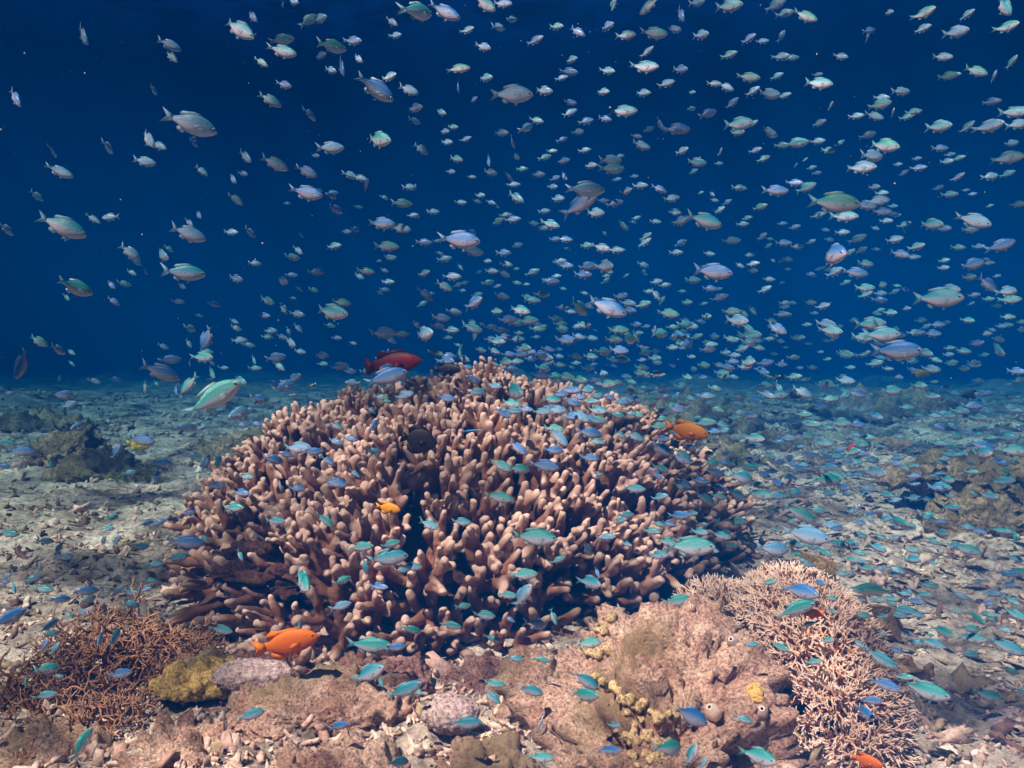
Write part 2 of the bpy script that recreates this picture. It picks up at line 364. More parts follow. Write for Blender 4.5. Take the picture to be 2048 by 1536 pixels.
ms = []; r = random.Random(5)
cols = [(.80, .63, .54), (.70, .52, .44), (.50, .36, .30), (.76, .55, .47), (.24, .14, .12), (.88, .74, .65), (.60, .40, .35), (.44, .34, .22), (.80, .60, .52)]
cnt = 0
while cnt < 21000:
    d = .62 * math.exp(r.random() ** 1.15 * math.log(7.5 / .62)); a = r.uniform(-.66, .66); X = d * math.tan(a) * .98; Y = d
    if r.random() > min(1, .55 + .5 * float(vnoise([[X * 3, Y * 3, 0]], 4)[0]) + .25): continue
    sz = r.lognormvariate(math.log(.0047), .55) * (.50 + .52 * d); cnt += 1
    if sz > .03: sz = .03
    b = PB[r.randrange(6, len(PB))] if r.random() < .6 else PB[r.randrange(6)]
    M = Matrix.Translation((X, Y, gz(X, Y) + sz * .25)) @ Matrix.Rotation(r.uniform(0, 6.28), 4, 'Z') @ Matrix.Rotation(r.gauss(0, .5), 4, 'Y') @ Matrix.Rotation(r.uniform(0, 6.28), 4, 'X') @ Matrix.Scale(sz, 4)
    c = r.choice(cols); k = r.uniform(.8, 1.1); ms.append(b.tf(M, (c[0] * k, c[1] * k, c[2] * k)))
for i in range(230):
    X, Y = r.uniform(-.62, .12), .80 + .42 * r.random(); sz = r.uniform(.007, .014); b = PB[r.randrange(len(PB))]
    M = Matrix.Translation((X, Y, gz(X, Y) + sz * r.uniform(-.1, .6))) @ Matrix.Rotation(r.uniform(0, 6.28), 4, 'Z') @ Matrix.Rotation(r.gauss(0, .6), 4, 'Y') @ Matrix.Rotation(r.uniform(0, 6.28), 4, 'X') @ Matrix.Scale(sz, 4)
    c = r.choice([(.74, .50, .42), (.82, .60, .50), (.58, .36, .30), (.44, .26, .23), (.70, .52, .52), (.80, .64, .50)]); ms.append(b.tf(M, c))
tag(link('coral_rubble', mesh('coral_rubble', join(ms), M_RUBBLE)), 'broken pale coral rubble strewn over the whole seabed', 'rubble', kind='stuff')
del ms

# ------------------------------------------------------------------ finger coral branches
def finger_clump(sd, L=.15, spread=.55, nb=4, nub=2, r0=.0116):
    r = random.Random(sd); segs = []; tips = []
    def cap(a, b, ra, rb):
        n = 5; pts = [a + (b - a) * (i / (n - 1)) for i in range(n)]
        rad = [ra + (rb - ra) * i / (n - 1) for i in range(n)]
        t = tube([a - (b - a) * .02] + pts, [ra * .5] + rad, 12); segs.append(t)
        for c, q in ((a, ra), (b, rb)): segs.append(ICO[3].tf(Matrix.Translation(c) @ Matrix.Scale(q, 4)))
    def grow(p, d, l, ra, lev):
        d = d.normalized(); k = r.uniform(.85, 1.1)
        mid = p + d * l * .5 + Vector((r.uniform(-1, 1), r.uniform(-1, 1), r.uniform(-1, 1))) * l * .06
        e = p + (d + Vector((0, 0, .12))).normalized() * l
        cap(p, mid, ra, ra * .93); cap(mid, e, ra * .93, ra * (.91 if lev else .76) * k)
        if lev == 0:
            tips.append(e)
            for _ in range(r.choice((0, 0, 0, 1))):
                a = r.uniform(0, 6.28); side = Matrix.Rotation(a, 3, d) @ d.orthogonal().normalized(); q = p + d * l * r.uniform(.45, .85)
                e2 = q + (side + d * r.uniform(.3, .9)).normalized() * ra * r.uniform(1.3, 2.2); cap(q, e2, ra * .85, ra * r.uniform(.6, .78)); tips.append(e2)
            return
        m = nb if lev == 2 else r.choice((1, nub, nub, nub + 1))
        ph = r.uniform(0, 6.28)
        for i in range(m):
            a = ph + 6.28 * i / m + r.uniform(-.4, .4); sp = spread * r.uniform(.6, 1.3) * (1 if lev == 2 else .95)
            side = d.orthogonal().normalized(); side = Matrix.Rotation(a, 3, d) @ side
            dd = (d + side * sp).normalized()
            q = p + d * l * r.uniform(.75, 1.0) if i else e
            grow(q, dd, L * (r.uniform(.26, .42) if lev == 2 else r.uniform(.22, .42)), ra * (.84 if lev == 2 else .86), lev - 1)
    grow(Vector((0, 0, -L * .95)), Vector((r.uniform(-.1, .1), r.uniform(-.1, .1), 1)), L * .42, r0, 2)
    m = join(segs); m = remesh(m, .0026, 5)
    TP = np.array([t[:] for t in tips]); D = np.sqrt(((m.V[:, None] - TP[None]) ** 2).sum(-1)).min(1)
    t = np.clip(1 - (D - .005) / .019, 0, 1); t = t * t * .9
    m.V = m.V + (np.stack([vnoise(m.V * 42 + 9 * k, sd + k) for k in range(3)], -1) * .0042 + (fbm(m.V * 110, 2, sd) * .0010)[:, None]).astype(np.float32)
    m.C = np.stack([t, t, t, t * 0 + 1], -1).astype(np.float32)
    top = m.V[:, 2].max(); m.V[:, 2] -= top; return m
FC = [finger_clump(200 + i, .15, .36 + .07 * (i % 3), 5 + i % 2, 2) for i in range(12)]
FB = [finger_clump(300 + i, .21, .46 + .1 * (i % 3), 4, 2, .0138) for i in range(8)]
print('clump verts', len(FC[0].V), len(FB[0].V))

DC = Vector((-.07, 2.0, 0)); DH = .482
def dome_r(c, s): rx = .62 if c > 0 else .74; ry = .78 if s < 0 else .70; return 1 / math.sqrt((c / rx) ** 2 + (s / ry) ** 2)
PRF = [(0, 1), (.10, .935), (.3, .85), (.5, .795), (.7, .665), (.84, .51), (.94, .35), (1.0, .18), (.98, .03)]
def prof(t):
    f = t * (len(PRF) - 1); i = min(int(f), len(PRF) - 2); f -= i
    return PRF[i][0] + (PRF[i + 1][0] - PRF[i][0]) * f, (PRF[i][1] + (PRF[i + 1][1] - PRF[i][1]) * f) * DH
def dome(th, t, sc=1., dz=0.):
    c, s = math.cos(th), math.sin(th); rho, z = prof(t); rr = dome_r(c, s) * rho
    k = 1 + .07 * math.sin(3 * th + 1) * t + .05 * math.sin(7 * th + 2) * t
    zz = z + .016 * math.sin(9 * rr * c + 2) * math.sin(8 * rr * s)
    return Vector((DC.x + rr * k * sc * c, DC.y + rr * k * sc * s, zz + dz))
def dome_n(th, t):
    a = dome(th, t + .01) - dome(th, t - .01); b = dome(th + .02, t) - dome(th - .02, t)
    q = b.cross(a).normalized(); o = Vector((math.cos(th) * t, math.sin(th) * t, 1.2 - t)); return q if q.dot(o) > 0 else -q
def dome_md(sc, dz, nt=40, nh=72, t0=0.001):
    V = []; F = []
    for i in range(nt):
        for j in range(nh): V.append(dome(2 * math.pi * j / nh, t0 + (1 - t0) * i / (nt - 1), sc, dz)[:])
    for i in range(nt - 1):
        for j in range(nh): F.append((i * nh + j, (i + 1) * nh + j, (i + 1) * nh + (j + 1) % nh, i * nh + (j + 1) % nh))
    F.append(tuple(range(nh)))
    return MD(V, F)
def colony(name, label, cat, loc, place, mat, parts=100, group=None):
    """place: list of (mesh data, world matrix); nearest become parts, the rest one stuff part"""
    root = bpy.data.objects.new(name, None); COL.objects.link(root); root.location = loc; root.empty_display_size = .05
    tag(root, label, cat, group); Ti = Matrix.Translation(loc).inverted()
    place = sorted(place, key=lambda q: (q[1].translation - CAM).length); cache = {}
    for md, M in place[:parts]:
        if id(md) not in cache: cache[id(md)] = mesh('branch', md, mat)
        link('branch', cache[id(md)], root, Ti @ M)
    if place[parts:]:
        o = link('branches', mesh('branches', join([md.tf(Ti @ M) for md, M in place[parts:]]), mat), root); o['kind'] = 'stuff'
    return root
HOLES = [(545, 1160, 92, 88), (880, 1115, 35, 30), (1290, 1185, 120, 45), (700, 1230, 50, 40), (1130, 1290, 90, 60), (960, 1250, 55, 45), (770, 1170, 35, 45), (1050, 1200, 40, 55), (620, 1275, 55, 35), (1180, 1060, 28, 22), (500, 1010, 25, 20), (860,1000,28,22), (1370,930,25,18)]
def in_hole(p):
    X, Y, d = proj(p); return any(((X - a) / c) ** 2 + ((Y - b) / e) ** 2 < 1 for a, b, c, e in HOLES)
pts = []; r = random.Random(11); place = []
tries = 0
while tries < 22000:
    tries += 1; th = r.uniform(0, 6.2832); t = r.random() ** .62
    if t < .02: continue
    p = dome(th, t)
    if p.y > DC.y + .25 and p.z < .25 and r.random() < .5: continue
    ms_ = .050 if t < .72 else .064
    if any((p - q).length < ms_ for q in pts[-2000:]): continue
    if t > .5 and in_hole(p): continue
    pts.append(p); nr = dome_n(th, t)
    d = (nr * (.9 + .5 * t) + Vector((0, 0, .75 - .25 * t)) + Vector((r.gauss(0, .12), r.gauss(0, .12), 0))).normalized()
    front = t > .80
    md = r.choice(FB if front and r.random() < .75 else FC)
    place.append((md, orient(p + d * r.uniform(-.012, .022), d, r.uniform(0, 6.28), r.uniform(.85, 1.12))))
for i in range(40):                     # skirt: long stems reaching out and curling under the rim
    th = R(-172 + 165 * (i + r.random()) / 40); rr_ = dome(th, .97); p = Vector((rr_.x, rr_.y, r.uniform(.02, .12)))
    p = DC + (p - DC) * r.uniform(.86, 1.04); p.z = r.uniform(.03, .13) + gz(p.x, p.y)
    if in_hole(p) or p.x < -.55: continue
    d = Vector((math.cos(th), math.sin(th), r.uniform(-.05, .7)))
    place.append((r.choice(FB), orient(p, d, r.uniform(0, 6.28), r.uniform(.8, 1.05))))
for px, py, d_, dx, dy, dz, sc_ in [(590, 1330, 1.17, -.3, -.6, .55, .65), (640, 1372, 1.13, .1, -.6, .5, .6), (700, 1330, 1.16, .1, -.7, .6, .65), (400, 1205, 1.34, -.9, -.45, .25, .95), (355, 1150, 1.42, -.95, -.25, .35, 1.0),
        (345, 1085, 1.52, -.9, -.2, .5, 1.0), (465, 1250, 1.28, -.6, -.5, .45, .8), (505, 1285, 1.22, -.4, -.6, .5, .7), (385, 1010, 1.65, -.8, -.2, .7, 1.0), (760, 1290, 1.18, -.1, -.7, .4, .75), (860, 1300, 1.18, .1, -.7, .4, .75), (1010, 1290, 1.19, .1, -.7, .4, .75)]:
    place.append((r.choice(FB), orient(at(px, py, d_), Vector((dx, dy, dz)), r.uniform(0, 6.28), sc_)))
print('dome clumps', len(place))
dome_root = colony('finger_coral', 'huge dome of stubby pinkish brown finger coral filling the middle of the reef', 'coral', DC, place, M_FINGER)
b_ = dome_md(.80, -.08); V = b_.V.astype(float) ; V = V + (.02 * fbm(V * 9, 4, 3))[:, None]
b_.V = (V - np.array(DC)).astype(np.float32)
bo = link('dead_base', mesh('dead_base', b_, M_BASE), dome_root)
# crusty ledges and knobs in the recess at the left front
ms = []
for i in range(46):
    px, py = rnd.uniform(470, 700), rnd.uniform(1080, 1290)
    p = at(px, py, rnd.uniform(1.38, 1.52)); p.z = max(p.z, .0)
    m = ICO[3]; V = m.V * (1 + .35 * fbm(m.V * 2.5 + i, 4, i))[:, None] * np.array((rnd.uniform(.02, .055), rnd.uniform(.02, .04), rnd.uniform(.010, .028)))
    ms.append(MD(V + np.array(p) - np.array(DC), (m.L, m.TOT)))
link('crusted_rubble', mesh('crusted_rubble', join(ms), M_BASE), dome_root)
h = dome_md(1.04, .035, 16, 40); proxy(h.V, h)

# ------------------------------------------------------------------ fine branching corals
def twig(sd, L=.06, r0=.0032, lev=4, spread=.6, nb=(2, 3), tipw=1., wig=.10):
    r = random.Random(sd); ms = []; a0 = r.uniform(0, 6)
    def grow(p, d, l, ra, k):
        pts = [p]; q = p; dd = d
        for i in range(3):
            dd = (dd + Vector((r.gauss(0, wig), r.gauss(0, wig), r.gauss(0, wig))) * .8).normalized(); q = q + dd * l / 3; pts.append(q)
        end = .32 if k == 0 else .8
        rad = [ra * (1 - (1 - end) * i / 3) for i in range(4)]
        t0 = max(0, 1 - k * .42 - .28); t1 = max(0, 1 - k * .42)
        c = [((t0 + (t1 - t0) * i / 3) * tipw,) * 3 + (1,) for i in range(4)]
        ms.append(tube(pts, rad, 5, c))
        if k == 0: return
        m = r.choice(nb); ph = r.uniform(0, 6.28)
        for i in range(m):
            side = Matrix.Rotation(ph + 6.28 * i / m + r.uniform(-.5, .5), 3, dd) @ dd.orthogonal().normalized()
            grow(pts[-1] if i < 2 else pts[2], (dd + side * spread * r.uniform(.6, 1.3)).normalized(), l * r.uniform(.62, .9), ra * .84, k - 1)
    grow(Vector((0, 0, -L)), Vector((0, 0, 1)), L * .36, r0, lev)
    m = join(ms); m.V[:, 2] -= np.percentile(m.V[:, 2], 97); return m
TW = [twig(500 + i, .075, .0031, 4, .52, (2, 2, 3), 1.) for i in range(9)]
TB = [twig(600 + i, .10, .0026, 4, .85, (2, 2, 3), .9, .28) for i in range(9)]
def mound(c, rad, sp, tw, up, seed, n=6000, jit=.2, sc=(.85, 1.15), zmin=-.3):
    r = random.Random(seed); pts = []; pl = []
    for _ in range(n):
        z = r.uniform(zmin, 1); a = r.uniform(0, 6.283); q = math.sqrt(max(0, 1 - z * z)); u = Vector((q * math.cos(a), q * math.sin(a), z))
        p = Vector((c[0] + u.x * rad[0], c[1] + u.y * rad[1], c[2] + u.z * rad[2]))
        if any((p - o).length < sp for o in pts): continue
        pts.append(p); nr = Vector((u.x / rad[0], u.y / rad[1], u.z / rad[2])).normalized()
        d = (nr + Vector((0, 0, up)) + Vector((r.gauss(0, jit), r.gauss(0, jit), r.gauss(0, jit)))).normalized()
        pl.append((r.choice(tw), orient(p, d, r.uniform(0, 6.28), r.uniform(*sc))))
    return pl
NC = (.415, 1.13, .015); NR = (.118, .24, .178)
pl = mound(NC, NR, .0155, TW, .30, 3, 7000, .12, sc=(.75, 1.0))
pl += mound((.325, 1.25, .05), (.085, .09, .10), .022, TW, .5, 4)
print('nest', len(pl), sum(len(m.V) for m, _ in pl))
nest = colony('branching_coral', 'pale pink mound of fine pointed branches at the lower right', 'coral', Vector((NC[0], NC[1], 0)), pl, M_NEST)
def core(root, c, rad, mat, sd):
    m = ICO[5]; V = m.V * (1 + .15 * fbm(m.V * 3, 4, sd))[:, None] * np.array(rad) + np.array(c) - np.array(root.location)
    link('dead_base', mesh('dead_base', MD(V, (m.L, m.TOT)), mat), root)
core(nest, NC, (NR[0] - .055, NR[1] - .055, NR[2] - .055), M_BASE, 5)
q = ICO[3]; proxy(q.V * (np.array(NR) + .012) + np.array(NC), q)
pl = mound((-.60, 1.19, .0), (.15, .17, .085), .028, TB, .35, 8, 5000, .45, (.7, 1.15), -.1)
pl += mound((-.56, 1.01, .0), (.12, .12, .055), .032, TB, .3, 9, 3000, .5, (.7, 1.1), -.1)
print('thicket', len(pl), sum(len(m.V) for m, _ in pl))
th_ = colony('branching_coral', 'brown thicket of thin tangled branches with pale tips at the lower left', 'coral', Vector((-.545, 1.2, 0)), pl, M_BROWN)
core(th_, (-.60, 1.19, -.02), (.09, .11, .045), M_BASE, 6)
q = ICO[3]; proxy(q.V * np.array((.19, .22, .10)) + np.array((-.60, 1.19, 0)), q)
# green algae tufts on the seabed left of the crest
for i, (x, y, rr_, lab) in enumerate([(-.78, 2.75, .14, 'olive feathery tuft on the seabed left of the coral crest'), (-1.42, 3.0, .10, 'small olive tuft beside the low dark left outcrop'), (-2.05, 3.6, .12, 'olive tuft behind the tall lumpy left outcrop')]):
    pl = mound((x, y, gz(x, y)), (rr_, rr_, rr_ * .6), .04, TB, .6, 20 + i, 700, .3, (.7, 1.1), 0)
    colony('algae_tuft', lab, 'seaweed', Vector((x, y, 0)), pl, coral_mat('algae_tuft_skin', (.10, .12, .03), (.38, .38, .14)), 100, 'algae tufts on the seabed')

# ------------------------------------------------------------------ yellow crust coral
def knobby(name, label, cat, items, mat, vox, sd, group=None, loc=None):
    ms = []
    for (p, q) in items: ms.append(ICO[3].tf(Matrix.Translation(p) @ Matrix.Diagonal((q[0], q[1], q[2], 1)) if isinstance(q, tuple) else Matrix.Translation(p) @ Matrix.Scale(q, 4)))
    m = remesh(join(ms), vox, 2); m.V = m.V + (.0012 * fbm(m.V * 160, 3, sd))[:, None].astype(np.float32)
    L = Vector(loc if loc else items[0][0]); m.V -= np.array(L, np.float32)
    o = link(name, mesh(name, m, mat)); o.location = L; return tag(o, label, cat, group)
r = random.Random(3); it = [(Vector((-.435, 1.10, .045)), (.058, .050, .016))]
for i in range(90):
    a = r.uniform(0, 6.28); q = math.sqrt(r.random()); p = Vector((-.435 + .062 * q * math.cos(a), 1.10 + .055 * q * math.sin(a), .040 + .024 * math.sqrt(1 - q * q * .85) * r.uniform(.8, 1.1)))
    it.append((p, r.uniform(.005, .011)))
knobby('crust_coral', 'bright yellow lumpy crust coral at the lower left below the brown thicket', 'coral', it, M_YELLOW, .0022, 4)

# knobs, tunicates and sponges sit on the boulder: find its surface along a ray
bvh_big = BVHTree.FromPolygons([Vector(v) for v in BV], [tuple(ICO[6].L[i * 3:i * 3 + 3]) for i in range(len(ICO[6].TOT))])
def on_big(px, py):
    h = bvh_big.ray_cast(CAM, ray(px, py).normalized()); return (h[0], h[1]) if h[0] else (None, None)
r = random.Random(9)
for lab, spots, sz in [
    ('olive yellow knobs on the upper left shoulder of the big boulder', [(1195 + 34 * i / 8, 1262 - 34 * i / 8) for i in range(9)] + [(1222, 1236), (1205, 1268)], .0062),
    ('cream yellow knobs on the left flank of the big boulder', [(1172 + 9 * (i % 6), 1298 + 7 * (i // 6)) for i in range(12)], .0062),
    ('pale yellow row of knobs below the left flank of the big boulder', [(1185 + 10 * i, 1352 + 6 * i) for i in range(8)] + [(1240 + 9 * i, 1395 + 3 * i) for i in range(6)], .0062),
    ('large olive yellow cluster of knobs at the bottom left of the boulder', [(1255 + r.uniform(0, 100), 1420 + r.uniform(0, 110)) for i in range(42)], .0052)]:
    it = []
    for px, py in spots:
        for k in range(5):
            p, nr = on_big(px + r.uniform(-6, 6) + k * 4, py + r.uniform(-6, 6))
            if p: it.append((p + nr * sz * .3, sz * r.uniform(.7, 1.1))); break
    if len(it) > 2: knobby('knobby_coral', lab, 'coral', it, M_KNOB, .0016, 5, 'yellow knob clusters on the boulder')
def vase(name, label, px, py, rad, hgt, col, cat='sea squirt', group=None):
    p, nr = on_big(px, py)
    if p is None: p = at(px, py, 1.05); nr = Vector((0, -.5, .8))
    prf = [(0, .75), (.25, 1.0), (.55, .98), (.8, .72), (.95, .42), (1.02, .36), (.98, .26), (.8, .22), (.5, .2)]
    n = 20; V = []; F = []; C = []
    for z, q in prf:
        for j in range(n):
            a = 6.2832 * j / n; w = 1 + .05 * math.sin(5 * a); V.append((rad * q * w * math.cos(a), rad * q * w * math.sin(a), z * hgt))
            C.append((*((.03, .02, .02) if len(V) > 7 * n else (.9, .8, .75) if len(V) > 5 * n else col), 1))
    for i in range(len(prf) - 1):
        for j in range(n): F.append((i * n + j, i * n + (j + 1) % n, (i + 1) * n + (j + 1) % n, (i + 1) * n + j))
    F.append(tuple(range((len(prf) - 1) * n, len(prf) * n)))
    o = link(name, mesh(name, MD(V, F, C), M_TUNIC)); d = (nr + Vector((-.3, -.45, .5))).normalized(); o.matrix_world = orient(p - nr * .004, d, 0, .8); tag(o, label, cat, group)
vase('sea_squirt', 'round greyish sea squirt with a dark mouth on the boulder beside the pale branches', 1466, 1284, .0095, .018, (.42, .33, .33), group='sea squirts on the boulder')
vase('sea_squirt', 'smaller sea squirt behind the round grey one at the top of the boulder', 1478, 1252, .007, .014, (.36, .30, .28), group='sea squirts on the boulder')
vase('sea_squirt', 'pinkish sea squirt low on the right side of the boulder', 1524, 1424, .0095, .018, (.50, .36, .34), group='sea squirts on the boulder')
vase('sea_squirt', 'orange rimmed sea squirt at the boulder crest near the blue fish', 1384, 1216, .007, .013, (.62, .42, .34), group='sea squirts on the boulder')
vase('sea_squirt', 'white sea squirt standing in a dark gap low on the boulder', 1428, 1428, .011, .026, (.86, .66, .55), group='sea squirts on the boulder')
it = []
for i in range(16):
    p, nr = on_big(1508 + r.uniform(-11, 11), 1385 + r.uniform(-15, 15))
    if p: it.append((p, r.uniform(.003, .006)))
if it: knobby('sponge', 'golden yellow dotted sponge on the right side of the boulder', 'sponge', it, M_YELLOW, .0018, 8)

# leathery lobed coral behind the pale branches
def leather(name, label, loc, w, hgt, sd, lean, rz):
    r = random.Random(sd); nu, nv = 60, 22; V = []; F = []
    th = .0075
    for side in (1, -1):
        for i in range(nu):
            u = i / (nu - 1); 
            for j in range(nv):
                v = j / (nv - 1); env = math.sin(math.pi * (.06 + .88 * u)) ** .5
                x = (u - .5) * w; z = hgt * v * env; y = .028 * v * math.sin(u * 17 + sd) + lean * v * v + .012 * v * math.sin(u * 31 + sd * 2)
                t = th * (1.0 if v < .8 else math.sqrt(max(0, 1 - ((v - .8) / .2) ** 2))) * (.4 + .6 * min(1, u * 8, (1 - u) * 8))
                V.append((x, y + side * t, z - .02 + (.01 * t / th if v > .9 else 0)))
    for s_ in (0, 1):
        o_ = s_ * nu * nv
        for i in range(nu - 1):
            for j in range(nv - 1):
                f = (o_ + i * nv + j, o_ + (i + 1) * nv + j, o_ + (i + 1) * nv + j + 1, o_ + i * nv + j + 1); F.append(f if s_ else f[::-1])
    m = MD(V, F); m.V = m.V + (.004 * fbm(m.V * 30, 3, sd))[:, None].astype(np.float32)
    o = link(name, mesh(name, m, M_LEATHER)); o.location = loc; o.rotation_euler = (0, 0, rz); tag(o, label, 'coral')
leather('leather_coral', 'yellowish brown ruffled leathery coral behind the pale branching mound', (.66, 1.42, .0), .17, .085, 2, -.05, -1.15)
leather('leather_coral', 'small upright brown fold at the left end of the ruffled leathery coral', (.59, 1.50, .03), .09, .10, 5, .02, .5)
leather('leather_coral', 'cream yellow curled lobe at the right edge of the pale branching mound', (.60, 1.17, .01), .09, .06, 7, -.04, -1.0)
# ------------------------------------------------------------------ fish
def smooth(a, b, x): t = min(1, max(0, (x - a) / (b - a))); return t * t * (3 - 2 * t)
def lerp(a, b, t): return tuple(a[i] + (b[i] - a[i]) * t for i in range(3))
def fish(prof, colf, fins, eye, nring=14, nsec=16, bend=0., eyer=.027, eyec=((.02, .02, .03), (.75, .72, .68))):
    """prof: rows (x, top, bottom, half width) nose to tail root, total length 1. One continuous mesh."""
    P = np.array(prof, float); ts = np.linspace(0, 1, nsec) ** 1.0; xs = np.interp(ts, np.linspace(0, 1, len(P)), P[:, 0])
    order = np.argsort(P[:, 0]); itp = lambda k, x: np.interp(x, P[order, 0], P[order, k])
    V = []; F = []; C = []
    for x in xs:
        tp, bt, w = itp(1, x), itp(2, x), itp(3, x); mid = (tp + bt) / 2; h = (tp - bt) / 2
        for j in range(nring):
            a = 2 * math.pi * j / nring + math.pi / nring; sy, cz = math.sin(a), math.cos(a)
            z = mid + h * cz; y = w * (abs(sy) ** .9) * (1 if sy > 0 else -1); V.append((x, y, z)); C.append((*colf(x, (z - mid) / max(h, 1e-4), 'body', z), 1))
    for i in range(nsec - 1):
        for j in range(nring): F.append((i * nring + j, i * nring + (j + 1) % nring, (i + 1) * nring + (j + 1) % nring, (i + 1) * nring + j))
    F.append(tuple(range(nring))); F.append(tuple(range((nsec - 1) * nring, nsec * nring))[::-1])
    for kind, pts, th, al, oy, splay in fins:                 # wedge fins: two faces meeting at the rim
        n = len(pts); cx = sum(p[0] for p in pts) / n; cz = sum(p[1] for p in pts) / n
        for sgn in ((1,) if oy == 0 else (1, -1)):
            b0 = len(V)
            for x, z in pts: V.append((x, sgn * (oy + splay * abs(x - pts[0][0]) if oy else 0), z)); C.append((*colf(x, 0, kind, z), al))
            for q in (1, -1):
                V.append((cx, sgn * (oy + splay * abs(cx - pts[0][0]) if oy else 0) + q * th, cz)); C.append((*colf(cx, 0, kind, cz), al))
            for i in range(n):
                k = (i + 1) % n; F.append((b0 + i, b0 + k, b0 + n)); F.append((b0 + k, b0 + i, b0 + n + 1))
    ex, ez = eye; w = itp(3, ex); mid = (itp(1, ex) + itp(2, ex)) / 2; h = (itp(1, ex) - itp(2, ex)) / 2
    yy = w * math.sqrt(max(.1, 1 - ((ez - mid) / h) ** 2)) * .97
    for sg in (1, -1):
        for rr, dy, c in ((eyer, 0, eyec[1]), (eyer * .76, eyer * .24, eyec[0])):
            b0 = len(V); m = ICO[2 if nring > 10 else 1]
            for v in m.V: V.append((ex + v[0] * rr, sg * (yy + dy - eyer * .15) + v[1] * rr * .42, ez + v[2] * rr)); C.append((*c, 1))
            F += [tuple(b0 + i for i in m.L[k * 3:k * 3 + 3]) for k in range(len(m.TOT))]
    m = MD(V, F, C)
    if bend:
        x = m.V[:, 0]; t = np.clip(.15 - x, 0, 1); m.V[:, 1] += bend * t * t
    return m
CP = [(.5, .004, -.008, .004), (.485, .028, -.026, .018), (.455, .058, -.05, .034), (.41, .088, -.078, .047), (.34, .122, -.112, .060), (.25, .150, -.142, .068),
      (.13, .160, -.158, .068), (.0, .145, -.148, .058), (-.11, .108, -.110, .042), (-.20, .066, -.066, .026), (-.27, .042, -.040, .014), (-.30, .04, -.038, .010)]
def chromis_cols(B, Mi, Be):
    def f(x, zn, kind, z):
        if kind == 'body':
            c = lerp(Be, Mi, smooth(-.6, .3, zn)); c = lerp(c, B, smooth(.05, .75, zn))
            return lerp(c, Be, .35 * smooth(.40, .5, x))
        if kind == 'tail': return lerp(Mi, (.35, .55, .68), .35)
        return lerp(Mi, (.5, .62, .66), .5)
    return f
def chromis_fins(open_=1.):
    return [('tail', [(-.27, .035), (-.36, .085 * open_), (-.50, .155 * open_), (-.43, .06 * open_), (-.385, .0), (-.43, -.055 * open_), (-.49, -.145 * open_), (-.36, -.08 * open_), (-.27, -.035)], .006, .50, 0, 0),
            ('fin', [(.22, .150), (.14, .185), (.02, .185), (-.08, .165), (-.16, .150), (-.20, .115), (-.17, .075), (-.02, .13), (.12, .155)], .005, .55, 0, 0),
            ('fin', [(-.02, -.135), (-.08, -.175), (-.16, -.165), (-.20, -.115), (-.16, -.075), (-.08, -.115)], .005, .50, 0, 0),
            ('fin', [(.20, -.135), (.14, -.205), (.09, -.215), (.12, -.15)], .004, .35, .012, .1),
            ('fin', [(.24, -.02), (.15, .005), (.07, -.03), (.10, -.075), (.19, -.065)], .004, .25, .062, .35)]
HUES = [('green-backed', (.008, .27, .27), (.10, .44, .50), (.60, .56, .68)), ('teal-backed', (.008, .24, .34), (.11, .42, .58), (.60, .57, .72)),
        ('blue-backed', (.015, .15, .50), (.10, .30, .62), (.52, .48, .66)), ('silvery', (.06, .25, .46), (.19, .43, .68), (.60, .62, .80))]
CH = {}; CHL = {}
for hi, (nm, B, Mi, Be) in enumerate(HUES):
    for bi, bd in enumerate((0., .35, -.35)):
        op = (1, .8, .65)[bi]
        md = fish(CP, chromis_cols(B, Mi, Be), chromis_fins(op), (.415, .022), 16, 20, bd)
        CH[hi, bi] = mesh('small_reef_fish', md, M_FISH)
        CHL[hi, bi] = fish(CP, chromis_cols(B, Mi, Be), chromis_fins(op), (.415, .022), 8, 9, bd)

def frame_for(px, py, ang, yaw, d, s, roll=0., fat=1.):
    a = R(ang); f3 = ray(px, py).normalized(); up = (UPV - f3 * UPV.dot(f3)).normalized(); rt = f3.cross(up).normalized()
    h = (rt * math.cos(a) - up * math.sin(a)) * math.cos(R(yaw)) - f3 * math.sin(R(yaw)); h.normalize()
    z = Vector((0, 0, 1)); z = (z - h * h.z)
    if z.length < .35: z = z + up * .4 + rt * -.3; z = z - h * z.dot(h)
    z.normalize(); y = z.cross(h)
    M = Matrix((h, y, z)).transposed().to_4x4(); return Matrix.Translation(at(px, py, d)) @ M @ Matrix.Rotation(roll, 4, 'X') @ Matrix.Scale(s, 4) @ Matrix.Diagonal((1, fat, fat, 1))
# solid stand-ins of coral, rocks and bed, used only to know how far the free water reaches along a ray
PV = []; PF = []
for v, m in PROX:
    o_ = len(PV); PV += [Vector(q) for q in v]; k = 0
    for t in m.TOT: PF.append(tuple(int(i) + o_ for i in m.L[k:k + t])); k += t
gi = list(range(0, n * 0 + len(gx), 4)); o_ = len(PV); w_ = len(gi)
GZ2 = GZ.reshape(len(gy), len(gx))
for j in gi:
    for i in gi: PV.append(Vector((gx[i], gy[j], GZ2[j, i])))
for j in range(w_ - 1):
    for i in range(w_ - 1): PF.append((o_ + j * w_ + i, o_ + j * w_ + i + 1, o_ + (j + 1) * w_ + i + 1, o_ + (j + 1) * w_ + i))
FREE = BVHTree.FromPolygons(PV, PF)
def free_depth(px, py):
    f = ray(px, py); h = FREE.ray_cast(CAM, f.normalized()); return h[3] / f.length if h[0] else 99.

